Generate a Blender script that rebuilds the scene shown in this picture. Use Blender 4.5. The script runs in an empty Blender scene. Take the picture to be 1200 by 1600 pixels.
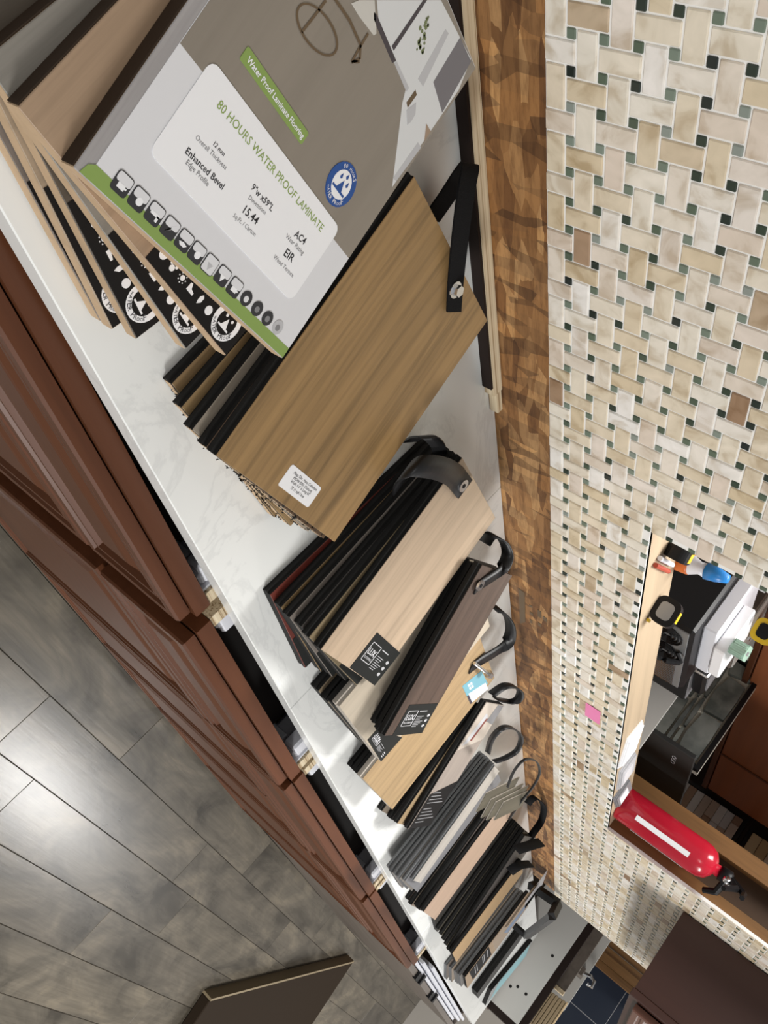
import bpy, bmesh, math, random
from mathutils import Vector, Matrix
random.seed(7)
C = bpy.context.scene.collection
# ------------------------------------------------------------------ camera
F = 1331.74
Rm = Matrix(((0.15896, 0.60358, 0.78116), (0.65922, -0.65399, 0.37117), (0.73490, 0.45596, -0.50190)))  # world <- camera(right, down, forward)
CAM = Vector((0, 0, 1.46))
cd = bpy.data.cameras.new('camera'); cam = bpy.data.objects.new('camera', cd); C.objects.link(cam)
cd.sensor_fit = 'VERTICAL'; cd.sensor_height = 36; cd.lens = 36 * F / 1600; cd.clip_start = 0.02
cx, cy, cz = Rm.col[0], -Rm.col[1], -Rm.col[2]
m = Matrix((cx, cy, cz)).transposed().to_4x4(); m.translation = CAM
cam.matrix_world = m
bpy.context.scene.camera = cam
# ------------------------------------------------------------------ world and lamps
w = bpy.data.worlds.new('world'); bpy.context.scene.world = w; w.use_nodes = True
w.node_tree.nodes['Background'].inputs[0].default_value = (1.0, 0.985, 0.965, 1)
w.node_tree.nodes['Background'].inputs[1].default_value = 0.20
def area(name, loc, sx, sy, power, col=(1, .985, .96)):
    d = bpy.data.lights.new(name, 'AREA'); d.shape = 'RECTANGLE'; d.size = sx; d.size_y = sy; d.energy = power; d.color = col
    o = bpy.data.objects.new(name, d); C.objects.link(o); o.location = loc
area('ceiling_lamp', (2.3, -2.1, 2.75), 1.2, 0.6, 84)
area('ceiling_lamp', (5.7, -0.7, 2.75), 1.2, 0.3, 46)
area('ceiling_lamp', (-1.2, -1.8, 2.75), 1.2, 0.6, 24)
area('ceiling_lamp', (1.1, 1.6, 2.75), 1.2, 0.6, 50)  # unseen lamp behind the tiled wall, shifted to light the panels there
vs = bpy.context.scene.view_settings
vs.view_transform = 'Standard'; vs.look = 'None'; vs.gamma = 1; vs.use_curve_mapping = False; vs.exposure = 0.72

# ------------------------------------------------------------------ pixel -> point on a known plane
CZ = 0.90   # countertop height
def ray(px, py): return Rm @ Vector((px - 600, py - 800, F))
def atz(p, z): r = ray(*p); return CAM + r * ((z - CAM.z) / r.z)
def aty(p, y): r = ray(*p); return CAM + r * (y / r.y)
def atx(p, x): r = ray(*p); return CAM + r * (x / r.x)
def toc(p, t): return atz(p, CZ + t)


# ------------------------------------------------------------------ lettering outlines, made once while the scene is still small
TXT = {}
def prepare(jobs):
    obs = []
    for t_, bold in jobs:
        cu = bpy.data.curves.new('txt', 'FONT'); cu.body = t_; cu.size = 1; cu.resolution_u = 2; cu.offset = bold
        o = bpy.data.objects.new('txt', cu); C.objects.link(o); obs.append((t_, bold, o))
    dg = bpy.context.evaluated_depsgraph_get()
    for t_, bold, o in obs:
        me = o.evaluated_get(dg).to_mesh(); TXT[t_, bold] = ([(v.co.x, v.co.y) for v in me.vertices], [tuple(p.vertices) for p in me.polygons]); o.evaluated_get(dg).to_mesh_clear()
    for t_, bold, o in obs: cu = o.data; bpy.data.objects.remove(o); bpy.data.curves.remove(cu)
prepare([(c, 0.0) for c in '80HOURSWATEPF'] + [('80 HOURS WATER PROOF LAMINATE', 0.0), ('12 mm', .01), ('Enhanced Bevel', .01), ('9"w x59"L', .01), ('15.44', .01), ('AC4', .01), ('EIR', .01),
    ('Overall Thickness', 0.0), ('Edge Profile', 0.0), ('Dimensions', 0.0), ('Sq.Ft. / Carton', 0.0), ('Wear Rating', 0.0), ('Wood Texture', 0.0), ('Water Proof Laminate Flooring', .02),
    ('Mega Clic : Haus Collection', 0.0), ('MCHV-8701 (Oxford)', 0.0), ('Width 9.4" X Long 60"', 0.0), ('27.17 sqft / box', 0.0), ('LUX', .02), ('FLOORING', 0.0)])

# ------------------------------------------------------------------ materials
MATS = {}
def mat(name, col, rough=.5, metal=0.0, spec=.5, build=None):
    if name in MATS: return MATS[name]
    ma = bpy.data.materials.new(name); ma.use_nodes = True
    nt = ma.node_tree; b = nt.nodes['Principled BSDF']
    b.inputs['Base Color'].default_value = (*col, 1); b.inputs['Roughness'].default_value = rough
    b.inputs['Metallic'].default_value = metal; b.inputs['Specular IOR Level'].default_value = spec
    if build: build(nt, b)
    MATS[name] = ma; return ma
def N(nt, t, **k):
    n = nt.nodes.new(t)
    for a, v in k.items():
        if a in n.inputs: n.inputs[a].default_value = v
        else: setattr(n, a, v)
    return n
def coords(nt, scale, src='Object', rot=(0, 0, 0)):
    tc = N(nt, 'ShaderNodeTexCoord'); mp = N(nt, 'ShaderNodeMapping')
    mp.inputs['Scale'].default_value = scale; mp.inputs['Rotation'].default_value = rot
    nt.links.new(tc.outputs[src], mp.inputs['Vector']); return mp.outputs['Vector']
def ramp(nt, fac, stops):
    r = N(nt, 'ShaderNodeValToRGB'); e = r.color_ramp.elements
    while len(e) < len(stops): e.new(.5)
    for i, (p, c) in enumerate(stops): e[i].position = p; e[i].color = (*c, 1)
    nt.links.new(fac, r.inputs['Fac']); return r.outputs['Color']
def mixc(nt, fac, a, b, mode='MIX'):
    x = N(nt, 'ShaderNodeMix', data_type='RGBA', blend_type=mode)
    for s, v in ((0, fac), (6, a), (7, b)):
        if hasattr(v, 'is_linked') or hasattr(v, 'links'): nt.links.new(v, x.inputs[s])
        elif s == 0: x.inputs[0].default_value = v
        else: x.inputs[s].default_value = (*v, 1)
    return x.outputs[2]
def sh(c, k): return tuple(min(1, v * k) for v in c)
def wood(name, c, contrast=.35, rough=.5, scale=1.0, axis=1, spec=.5, figure=0.0):
    """fine straight grain along local axis"""
    def bld(nt, b):
        s = [55 * scale] * 3; s[axis] = 2.2 * scale
        v = coords(nt, tuple(s))
        n1 = N(nt, 'ShaderNodeTexNoise', Scale=1.0, Detail=6, Roughness=.65, Distortion=.3); nt.links.new(v, n1.inputs['Vector'])
        s2 = [7 * scale] * 3; s2[axis] = 1.3 * scale
        v2 = coords(nt, tuple(s2))
        n2 = N(nt, 'ShaderNodeTexNoise', Scale=1.0, Detail=3, Distortion=1.2); nt.links.new(v2, n2.inputs['Vector'])
        a = ramp(nt, n1.outputs['Fac'], [(.3, sh(c, 1 - contrast)), (.5, c), (.72, sh(c, 1 + contrast * .5))])
        d = ramp(nt, n2.outputs['Fac'], [(.3, (1 - contrast * .6,) * 3), (.6, (1, 1, 1))])
        out = mixc(nt, 1.0, a, d, 'MULTIPLY')
        if figure:
            wv_ = N(nt, 'ShaderNodeTexWave', wave_type='RINGS', rings_direction='Z', Scale=1.0, Distortion=2.2, Detail=2.0); wv_.inputs['Detail Scale'].default_value = 1.2
            mp = N(nt, 'ShaderNodeMapping'); tc = N(nt, 'ShaderNodeTexCoord'); nt.links.new(tc.outputs['Object'], mp.inputs['Vector'])
            mp.inputs['Location'].default_value = (-2.6, -.3, 0); mp.inputs['Scale'].default_value = (17, 2.4, 1); nt.links.new(mp.outputs[0], wv_.inputs['Vector'])
            fg = ramp(nt, wv_.outputs['Fac'], [(.0, (1 - figure,) * 3), (.22, (1, 1, 1))])
            out = mixc(nt, 1.0, out, fg, 'MULTIPLY')
        nt.links.new(out, b.inputs['Base Color'])
        bp = N(nt, 'ShaderNodeBump', Strength=.12, Distance=.001); nt.links.new(n1.outputs['Fac'], bp.inputs['Height']); nt.links.new(bp.outputs['Normal'], b.inputs['Normal'])
    return mat(name, c, rough, spec=spec, build=bld)
def marble_b(nt, b):
    v = coords(nt, (2.2, 3.2, 3), rot=(0, 0, .6))
    n = N(nt, 'ShaderNodeTexNoise', Scale=1.3, Detail=7, Roughness=.6, Distortion=1.6); nt.links.new(v, n.inputs['Vector'])
    n2 = N(nt, 'ShaderNodeTexNoise', Scale=.8, Detail=3); nt.links.new(v, n2.inputs['Vector'])
    a = ramp(nt, n.outputs['Fac'], [(.472, (.85, .86, .84)), (.495, (.77, .78, .765)), (.518, (.85, .86, .84))])
    d = ramp(nt, n2.outputs['Fac'], [(.35, (.93, .93, .93)), (.6, (1, 1, 1))])
    nt.links.new(mixc(nt, 1.0, a, d, 'MULTIPLY'), b.inputs['Base Color'])
M_MARBLE = mat('white_marble', (.8, .8, .78), .22, build=marble_b)
def osb_b(nt, b):
    cols = []
    v = coords(nt, (16, 16, 70), rot=(0, .55, 0))
    dn = N(nt, 'ShaderNodeTexNoise', Scale=1.4, Detail=3); nt.links.new(v, dn.inputs['Vector'])
    wv = mixc(nt, .25, v, dn.outputs['Color'], 'ADD')
    vo = N(nt, 'ShaderNodeTexVoronoi', Scale=1.0); nt.links.new(wv, vo.inputs['Vector'])
    v2 = coords(nt, (60, 30, 18), rot=(0, -.6, 0)); vo2 = N(nt, 'ShaderNodeTexVoronoi', Scale=1.0); nt.links.new(v2, vo2.inputs['Vector'])
    sep = N(nt, 'ShaderNodeSeparateColor'); nt.links.new(vo.outputs['Color'], sep.inputs[0])
    sep2 = N(nt, 'ShaderNodeSeparateColor'); nt.links.new(vo2.outputs['Color'], sep2.inputs[0])
    a = ramp(nt, sep.outputs[0], [(0, (.15, .065, .022)), (.4, (.27, .13, .045)), (.75, (.36, .185, .07)), (1, (.50, .29, .125))])
    d = ramp(nt, sep2.outputs[1], [(.0, (.55, .52, .5)), (.5, (1, 1, 1)), (1, (1.25, 1.2, 1.1))])
    g = N(nt, 'ShaderNodeTexNoise', Scale=1.0, Detail=6, Roughness=.7); nt.links.new(coords(nt, (22, 22, 150), rot=(0, .55, 0)), g.inputs['Vector'])
    gr = ramp(nt, g.outputs['Fac'], [(.3, (.55, .5, .46)), (.55, (1, 1, 1))])
    nt.links.new(mixc(nt, 1.0, mixc(nt, 1.0, a, d, 'MULTIPLY'), gr, 'MULTIPLY'), b.inputs['Base Color'])
    bp = N(nt, 'ShaderNodeBump', Strength=.5, Distance=.002); nt.links.new(sep.outputs[0], bp.inputs['Height']); nt.links.new(bp.outputs['Normal'], b.inputs['Normal'])
M_OSB = mat('osb', (.3, .15, .06), .6, build=osb_b)
def onyx(name, rnd):
    def bld(nt, b):
        if rnd == 'obj': src = N(nt, 'ShaderNodeObjectInfo').outputs['Random']
        else: src = N(nt, 'ShaderNodeNewGeometry').outputs['Random Per Island']
        base = ramp(nt, src, [(0, (.68, .56, .38)), (.22, (.78, .69, .54)), (.45, (.83, .78, .68)), (.60, (.74, .63, .52)), (.75, (.88, .85, .80)), (.97, (.73, .62, .45)), (.99, (.36, .23, .14))])
        geo = N(nt, 'ShaderNodeNewGeometry')
        mp = N(nt, 'ShaderNodeMapping'); nt.links.new(geo.outputs['Position'], mp.inputs['Vector'])
        mp.inputs['Scale'].default_value = (60, 60, 60)
        ad = N(nt, 'ShaderNodeVectorMath', operation='ADD'); nt.links.new(mp.outputs[0], ad.inputs[0])
        mu = N(nt, 'ShaderNodeMath', operation='MULTIPLY'); nt.links.new(src, mu.inputs[0]); mu.inputs[1].default_value = 300
        nt.links.new(mu.outputs[0], ad.inputs[1])
        n = N(nt, 'ShaderNodeTexNoise', Scale=.55, Detail=5, Distortion=.7); nt.links.new(ad.outputs[0], n.inputs['Vector'])
        d = ramp(nt, n.outputs['Fac'], [(.32, (.74, .68, .6)), (.5, (1, 1, 1)), (.7, (1.12, 1.12, 1.14))])
        nt.links.new(mixc(nt, 1.0, base, d, 'MULTIPLY'), b.inputs['Base Color'])
    return mat(name, (.7, .6, .45), .28, build=bld)
def dots(name, rnd):
    def bld(nt, b):
        src = N(nt, 'ShaderNodeObjectInfo').outputs['Random'] if rnd == 'obj' else N(nt, 'ShaderNodeNewGeometry').outputs['Random Per Island']
        nt.links.new(ramp(nt, src, [(0, (.018, .025, .022)), (.35, (.05, .075, .05)), (.6, (.12, .16, .11)), (.85, (.22, .27, .22)), (1, (.3, .33, .3))]), b.inputs['Base Color'])
    return mat(name, (.1, .15, .1), .3, build=bld)
def floor_b(nt, b):
    rnd = N(nt, 'ShaderNodeObjectInfo').outputs['Random']
    geo = N(nt, 'ShaderNodeNewGeometry')
    def nz(scale, **k):
        mp = N(nt, 'ShaderNodeMapping'); nt.links.new(geo.outputs['Position'], mp.inputs['Vector']); mp.inputs['Scale'].default_value = scale
        mu = N(nt, 'ShaderNodeMath', operation='MULTIPLY'); nt.links.new(rnd, mu.inputs[0]); mu.inputs[1].default_value = 50
        ad = N(nt, 'ShaderNodeVectorMath', operation='ADD'); nt.links.new(mp.outputs[0], ad.inputs[0]); nt.links.new(mu.outputs[0], ad.inputs[1])
        n = N(nt, 'ShaderNodeTexNoise', **k); nt.links.new(ad.outputs[0], n.inputs['Vector']); return n.outputs['Fac']
    cl = nz((3, 7, 5), Scale=1.0, Detail=4, Roughness=.6, Distortion=.6)
    gr = nz((4, 90, 5), Scale=1.0, Detail=6, Roughness=.7)
    a = ramp(nt, cl, [(.30, (.036, .031, .024)), (.45, (.082, .072, .057)), (.58, (.122, .106, .083)), (.72, (.185, .158, .118))])
    d = ramp(nt, gr, [(.3, (.75, .74, .72)), (.6, (1, 1, 1))])
    t = ramp(nt, rnd, [(0, (.86, .86, .87)), (1, (1.1, 1.08, 1.03))])
    nt.links.new(mixc(nt, 1.0, mixc(nt, 1.0, a, d, 'MULTIPLY'), t, 'MULTIPLY'), b.inputs['Base Color'])
    bp = N(nt, 'ShaderNodeBump', Strength=.15, Distance=.001); nt.links.new(gr, bp.inputs['Height']); nt.links.new(bp.outputs['Normal'], b.inputs['Normal'])
M_FLOOR = mat('grey_laminate_floor', (.2, .18, .16), .27, build=floor_b)
M_CHERRY = wood('cherry_cabinet', (.10, .034, .014), .2, .36, .6, 0, spec=.3)
M_CHERRYV = wood('cherry_cabinet_side', (.12, .045, .027), .15, .4, .6, 2)
M_DKCH = wood('dark_cherry', (.042, .014, .009), .12, .42, .6, 2)
M_REDCH = wood('red_cherry', (.27, .09, .035), .15, .4, .6, 0)
M_OAKT = wood('oak_trim', (.20, .10, .035), .4, .4, .8, 2)
M_PLY = wood('plywood_face', (.43, .33, .22), .2, .6, .5, 0)
def ply_b(nt, b):
    v = coords(nt, (.6, 340, 340)); n = N(nt, 'ShaderNodeTexNoise', Scale=1.0, Detail=2); nt.links.new(v, n.inputs['Vector'])
    nt.links.new(ramp(nt, n.outputs['Fac'], [(.38, (.30, .2, .1)), (.46, (.62, .5, .33)), (.7, (.74, .64, .46))]), b.inputs['Base Color'])
M_PLYE = mat('plywood_edge', (.6, .5, .33), .7, build=ply_b)
M_MDF = wood('fibreboard_core', (.56, .40, .25), .12, .75)
M_DCORE = mat('dark_core', (.014, .0135, .013), .7, spec=.2)
M_EDGE = mat('dark_shaded_edge', (.035, .022, .014), .7, spec=.2)  # dark edge tone with the shade of the left sides put in
M_GCORE = mat('grey_core', (.13, .135, .14), .5)
M_LCORE = mat('light_core', (.42, .38, .33), .7)
M_BLACK = mat('black_print', (.009, .008, .008), .6, spec=.2)
M_WHITE = mat('white_print', (.88, .88, .90), .4)
M_PAPER = mat('light_grey_print', (.72, .72, .745), .32)
M_GREEN = mat('green_print', (.24, .35, .09), .4)
M_GREENT = mat('green_letters', (.27, .38, .10), .4)
M_INK = mat('ink', (.03, .03, .035), .5)
M_GREY = mat('grey_print', (.22, .22, .23), .5)
M_LGREY = mat('pale_grey_print', (.5, .5, .52), .4)
M_BLUE = mat('blue_print', (.012, .075, .30), .4)
M_TEAL = mat('teal_print', (.16, .37, .45), .4)
M_PINK = mat('pink_paper', (.85, .25, .48), .6)
M_BRN = mat('brown_print', (.13, .085, .045), .5)
M_TAUPE = wood('taupe_floor_print', (.27, .235, .195), .14, .32, .4)
M_PLANT = mat('plant_print', (.17, .2, .09), .5)
def weave_b(nt, b):
    v = coords(nt, (900, 900, 900)); n = N(nt, 'ShaderNodeTexNoise', Scale=1.0, Detail=1); nt.links.new(v, n.inputs['Vector'])
    bp = N(nt, 'ShaderNodeBump', Strength=.6, Distance=.001); nt.links.new(n.outputs['Fac'], bp.inputs['Height']); nt.links.new(bp.outputs['Normal'], b.inputs['Normal'])
M_NYLON = mat('black_nylon', (.007, .007, .008), .85, spec=.15, build=weave_b)
M_LEATHER = mat('black_leather', (.009, .009, .010), .42, spec=.35)
M_STEEL = mat('bright_steel', (.75, .76, .78), .22, 1.0)
M_PLAS = mat('white_plastic', (.72, .73, .78), .35)
M_BLKPLAS = mat('black_plastic', (.008, .008, .009), .4, spec=.25)
M_RED = mat('red_enamel', (.45, .012, .03), .2)
M_YEL = mat('yellow_plastic', (.78, .52, .02), .35)
M_MINT = mat('mint_plastic', (.35, .52, .42), .45)
M_ORANGE = mat('orange_plastic', (.60, .14, .02), .4)
M_CYAN = mat('blue_plastic', (.02, .22, .62), .35)
M_SHEET = mat('steel_grey', (.33, .34, .35), .4, .7)
M_DKINT = mat('shaded_cabinet_interior', (.02, .013, .01), .8)  # plywood inside coloured dark to carry the shade under the counter
M_DKBRN = mat('dark_brown_laminate', (.016, .009, .007), .6, spec=.2)
M_GROUT = mat('grout', (.88, .87, .84), .8)
M_PANEL = mat('offwhite_panel', (.55, .54, .51), .5)
def slate_b(nt, b):
    n = N(nt, 'ShaderNodeTexNoise', Scale=14, Detail=6); nt.links.new(coords(nt, (1, 1, 1)), n.inputs['Vector'])
    oi = N(nt, 'ShaderNodeObjectInfo').outputs['Random']
    a = ramp(nt, n.outputs['Fac'], [(.35, (.09, .105, .10)), (.6, (.24, .255, .24))]); d = ramp(nt, oi, [(0, (.7, .7, .7)), (1, (1.3, 1.28, 1.2))])
    nt.links.new(mixc(nt, 1.0, a, d, 'MULTIPLY'), b.inputs['Base Color'])
M_SLATE = mat('slate', (.1, .11, .1), .6, build=slate_b)
def ledger_b(nt, b):
    oi = N(nt, 'ShaderNodeObjectInfo').outputs['Random']
    nt.links.new(ramp(nt, oi, [(0, (.20, .12, .08)), (.35, (.38, .27, .19)), (.6, (.45, .46, .48)), (1, (.62, .60, .57))]), b.inputs['Base Color'])
M_LEDGE = mat('ledger_stone', (.4, .35, .3), .6, build=ledger_b)
def ledger2_b(nt, b):
    oi = N(nt, 'ShaderNodeObjectInfo').outputs['Random']
    nt.links.new(ramp(nt, oi, [(0, (.34, .22, .10)), (.5, (.52, .42, .27)), (.8, (.55, .5, .4)), (1, (.4, .25, .17))]), b.inputs['Base Color'])
M_LEDGE2 = mat('tan_ledger_stone', (.5, .4, .27), .6, build=ledger2_b)
M_NAVY = mat('navy_tile', (.022, .032, .055), .35)

# ------------------------------------------------------------------ mesh helpers
def link(name, bm, ma, parent=None, smooth=False, mw=None):
    me = bpy.data.meshes.new(name); bmesh.ops.recalc_face_normals(bm, faces=bm.faces); bm.to_mesh(me); bm.free()
    if ma: me.materials.append(ma)
    if smooth:
        for p in me.polygons: p.use_smooth = True
    o = bpy.data.objects.new(name, me); C.objects.link(o)
    if mw is not None: o.matrix_world = mw
    if parent: o.parent = parent
    return o
def box(bm, x0, x1, y0, y1, z0, z1, bev=0):
    if x0 > x1: x0, x1 = x1, x0
    c = Vector(((x0 + x1) / 2, (y0 + y1) / 2, (z0 + z1) / 2)); h = Vector(((x1 - x0) / 2, (y1 - y0) / 2, (z1 - z0) / 2))
    S3 = [(a, b_, d) for a in (-1, 1) for b_ in (-1, 1) for d in (-1, 1)]
    if not bev:
        v = {k: bm.verts.new((c.x + k[0] * h.x, c.y + k[1] * h.y, c.z + k[2] * h.z)) for k in S3}
        for ax in range(3):
            for sg in (-1, 1):
                o1, o2 = [q for q in range(3) if q != ax]; f = []
                for a, b_ in ((-1, -1), (1, -1), (1, 1), (-1, 1)):
                    k = [0, 0, 0]; k[ax] = sg; k[o1] = a; k[o2] = b_; f.append(v[tuple(k)])
                bm.faces.new(f)
        return
    bev = min(bev, .45 * min(h) * 2)
    V3 = {}
    for k in S3:
        for ax in range(3):
            co = [c[q] + k[q] * (h[q] if q == ax else h[q] - bev) for q in range(3)]; V3[k, ax] = bm.verts.new(co)
        bm.faces.new([V3[k, 0], V3[k, 1], V3[k, 2]])
    for ax in range(3):
        o1, o2 = [q for q in range(3) if q != ax]
        for sg in (-1, 1):
            f = []
            for a, b_ in ((-1, -1), (1, -1), (1, 1), (-1, 1)):
                k = [0, 0, 0]; k[ax] = sg; k[o1] = a; k[o2] = b_; f.append(V3[tuple(k), ax])
            bm.faces.new(f)
        for a in (-1, 1):
            for b_ in (-1, 1):
                k0 = [0, 0, 0]; k1 = [0, 0, 0]; k0[ax] = -1; k1[ax] = 1
                for k in (k0, k1): k[o1] = a; k[o2] = b_
                k0, k1 = tuple(k0), tuple(k1)
                bm.faces.new([V3[k0, o1], V3[k1, o1], V3[k1, o2], V3[k0, o2]])
def bx(name, ma, parent, *a, bev=0):
    bm = bmesh.new(); box(bm, *a, bev=bev); return link(name, bm, ma, parent)
def empty(name, mw):
    o = bpy.data.objects.new(name, None); C.objects.link(o); o.matrix_world = mw; o.empty_display_size = .05; return o
def tag(o, label, cat, group=None, kind=None):
    o['label'] = label; o['category'] = cat
    if group: o['group'] = group
    if kind: o['kind'] = kind
    return o
def struct(o): o['kind'] = 'structure'; return o
def T(x, y, z, rz=0): return Matrix.Translation((x, y, z)) @ Matrix.Rotation(rz, 4, 'Z')
def frame(o, u, v):
    u = u.normalized(); n = u.cross(v).normalized(); v = n.cross(u)
    mw = Matrix((u, v, n)).transposed().to_4x4(); mw.translation = o; return mw
def poly(bm, pts, z0, z1):
    """extruded flat polygon, pts in local xy"""
    a = [bm.verts.new((p[0], p[1], z1)) for p in pts]; b_ = [bm.verts.new((p[0], p[1], z0)) for p in pts]
    bm.faces.new(a); bm.faces.new(b_[::-1])
    for i in range(len(pts)):
        j = (i + 1) % len(pts); bm.faces.new((a[i], b_[i], b_[j], a[j]))
def rrect(x0, x1, y0, y1, r, n=4):
    out = []
    for (cx_, cy_, a0) in ((x1 - r, y1 - r, 0), (x0 + r, y1 - r, 90), (x0 + r, y0 + r, 180), (x1 - r, y0 + r, 270)):
        for k in range(n + 1):
            a = math.radians(a0 + 90 * k / n); out.append((cx_ + r * math.cos(a), cy_ + r * math.sin(a)))
    return out
def circ(x, y, rx, ry=None, n=24): return [(x + rx * math.cos(2 * math.pi * k / n), y + (ry or rx) * math.sin(2 * math.pi * k / n)) for k in range(n)]
def tube(bm, pts, r, n=8, closed=False):
    rings = []
    m_ = len(pts)
    for i, p in enumerate(pts):
        a = pts[(i - 1) % m_] if (closed or i > 0) else p; b_ = pts[(i + 1) % m_] if (closed or i < m_ - 1) else p
        d = (b_ - a).normalized(); s = d.cross(Vector((0, 0, 1)) if abs(d.z) < .9 else Vector((1, 0, 0))).normalized(); q = d.cross(s)
        rr = r[i] if isinstance(r, (list, tuple)) else r
        rings.append([bm.verts.new(p + (s * math.cos(2 * math.pi * k / n) + q * math.sin(2 * math.pi * k / n)) * rr) for k in range(n)])
    for i in range(m_ if closed else m_ - 1):
        A, B = rings[i], rings[(i + 1) % m_]
        for k in range(n): bm.faces.new((A[k], A[(k + 1) % n], B[(k + 1) % n], B[k]))
    if not closed: bm.faces.new(rings[0][::-1]); bm.faces.new(rings[-1])
def smoothpts(P, k=6):
    out = []
    for i in range(len(P) - 1):
        p0, p1, p2, p3 = P[max(i - 1, 0)], P[i], P[i + 1], P[min(i + 2, len(P) - 1)]
        for j in range(k):
            t = j / k
            out.append(.5 * ((2 * p1) + (p2 - p0) * t + (2 * p0 - 5 * p1 + 4 * p2 - p3) * t * t + (3 * p1 - p0 - 3 * p2 + p3) * t ** 3))
    out.append(P[-1]); return out
def ribbon(bm, P, W, th=.0022):
    """P points, W width vectors (same length)"""
    n = len(P); rows = []
    for i in range(n):
        d = (P[min(i + 1, n - 1)] - P[max(i - 1, 0)]).normalized(); h = W[i]; nn = d.cross(h).normalized() * th * .5
        rows.append([bm.verts.new(P[i] + s * h * .5 + q * nn) for s, q in ((-1, -1), (1, -1), (1, 1), (-1, 1))])
    for i in range(n - 1):
        for k in range(4): bm.faces.new((rows[i][k], rows[i][(k + 1) % 4], rows[i + 1][(k + 1) % 4], rows[i + 1][k]))
    bm.faces.new(rows[0]); bm.faces.new(rows[-1][::-1])
def text_into(bm, s, x0, y0, x1, y1, z, bold=0.0):
    """lettering whose baseline runs from (x0,y0) to (x1,y1) in the local xy plane"""
    vv, ff = TXT[s, bold]
    mn = min(v[0] for v in vv); mx = max(v[0] for v in vv)
    d = Vector((x1 - x0, y1 - y0)); k = d.length / (mx - mn); d.normalize()
    nv = [bm.verts.new((x0 + (d.x * (a - mn) - d.y * b_) * k, y0 + (d.y * (a - mn) + d.x * b_) * k, z)) for a, b_ in vv]
    for f in ff:
        try: bm.faces.new([nv[i] for i in f])
        except ValueError: pass

# ================================================================== SETTING
YW = 0.652      # face of the OSB
YT = 0.643      # face of the mosaic
X_END = 3.33; OX0, OX1, OZ0 = 0.968, 2.245, 1.160; WTOP = 2.35; YB = 0.735; TB = 0.998
# floor of laminate planks
fl = bx('floor', mat('floor_joint', (.02, .018, .016), .8), None, -1.5, 9, -4.0, 4.0, -.03, -.004); struct(fl)
PWID = .1722; seam0 = -.0586
offs = {0: 2.216, -1: 1.793, -2: 2.0, -3: 2.82, -4: 2.35, 1: 1.7}
plank_mesh = None
bm = bmesh.new(); box(bm, .0006, 1.2194, .0006, PWID - .0006, -.004, 0, bev=.0012)
plank_mesh = bpy.data.meshes.new('floor_plank'); bm.to_mesh(plank_mesh); bm.free(); plank_mesh.materials.append(M_FLOOR)
for r in range(-16, 12):
    x = offs.get(r, (r * .437) % 1.22) % 1.22 - 1.22 * 2
    while x < 7.9:
        if x + 1.22 > -1.2:
            o = bpy.data.objects.new('floor_plank', plank_mesh); C.objects.link(o); o.location = (x, seam0 + r * PWID, 0); o.parent = fl
        x += 1.22
M_PAINT = mat('painted_wall', (.42, .39, .35), .8)
struct(bx('wall_far', M_PAINT, None, 7.9, 8.0, -4.0, 2.1, 0, 2.8)); struct(bx('wall_rear', M_PAINT, None, -1.5, 7.9, 2.0, 2.1, 0, 2.8))
# tiled half wall with the pass-through opening
wall = empty('wall_back', T(0, 0, 0)); struct(wall)
bm = bmesh.new()
for a in ((-.6, OX0, YW, YB, 0, WTOP), (OX1 + .09, X_END, YW, YB, 0, WTOP), (OX0, OX1 + .09, YW, YB, 0, OZ0 - .018)): box(bm, *a)
link('osb_sheathing', bm, M_OSB, wall)
bm = bmesh.new()
for a in ((-.6, OX0, YT + .0015, YW, TB, WTOP), (OX1, X_END, YT + .0015, YW, TB, WTOP), (OX0, OX1, YT + .0015, YW, TB, OZ0)): box(bm, *a)
link('grout_bed', bm, M_GROUT, wall)
bx('opening_sill', M_PLY, wall, OX0, OX1 + .09, YT + .003, YB + .012, OZ0 - .018, OZ0)
bx('opening_jamb', M_PLY, wall, OX0 - .001, OX0 + .001, YT + .003, YB + .012, OZ0, WTOP)
# oak lined far jamb with a recessed channel
bx('oak_jamb', M_OAKT, wall, OX1 + .004, OX1 + .03, YT + .002, YT + .036, OZ0, WTOP)
bx('oak_jamb', M_OAKT, wall, OX1 + .004, OX1 + .03, YB + .03, YB + .075, OZ0 - .1, WTOP)
bx('jamb_channel', mat('dark_oak', (.06, .03, .012), .5), wall, OX1 + .06, OX1 + .088, YT + .002, YB + .075, OZ0, WTOP)
# stamped marking on the OSB
def aty_l(p): q = aty(p, YW); return (q.x, q.z)
bm = bmesh.new(); mk = MW = Matrix(((1, 0, 0, 0), (0, 0, -1, YW), (0, 1, 0, 0), (0, 0, 0, 1)))   # local xy -> world xz, normal toward -y
p = [aty_l(q) for q in ((810, 919), (820, 926), (821, 972), (813, 974))]; poly(bm, p, 0, .0006)
for q in ((827, 944, 832, 950), (828, 955, 833, 962), (828, 967, 832, 975), (840, 952, 846, 966), (848, 962, 855, 972), (841, 972, 846, 980)):
    a = aty_l(q[:2]); b_ = aty_l(q[2:]); poly(bm, [(a[0], a[1]), (b_[0], a[1]), (b_[0], b_[1]), (a[0], b_[1])], 0, .0006)
link('stamped_mark', bm, M_BRN, wall, mw=mk)
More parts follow.
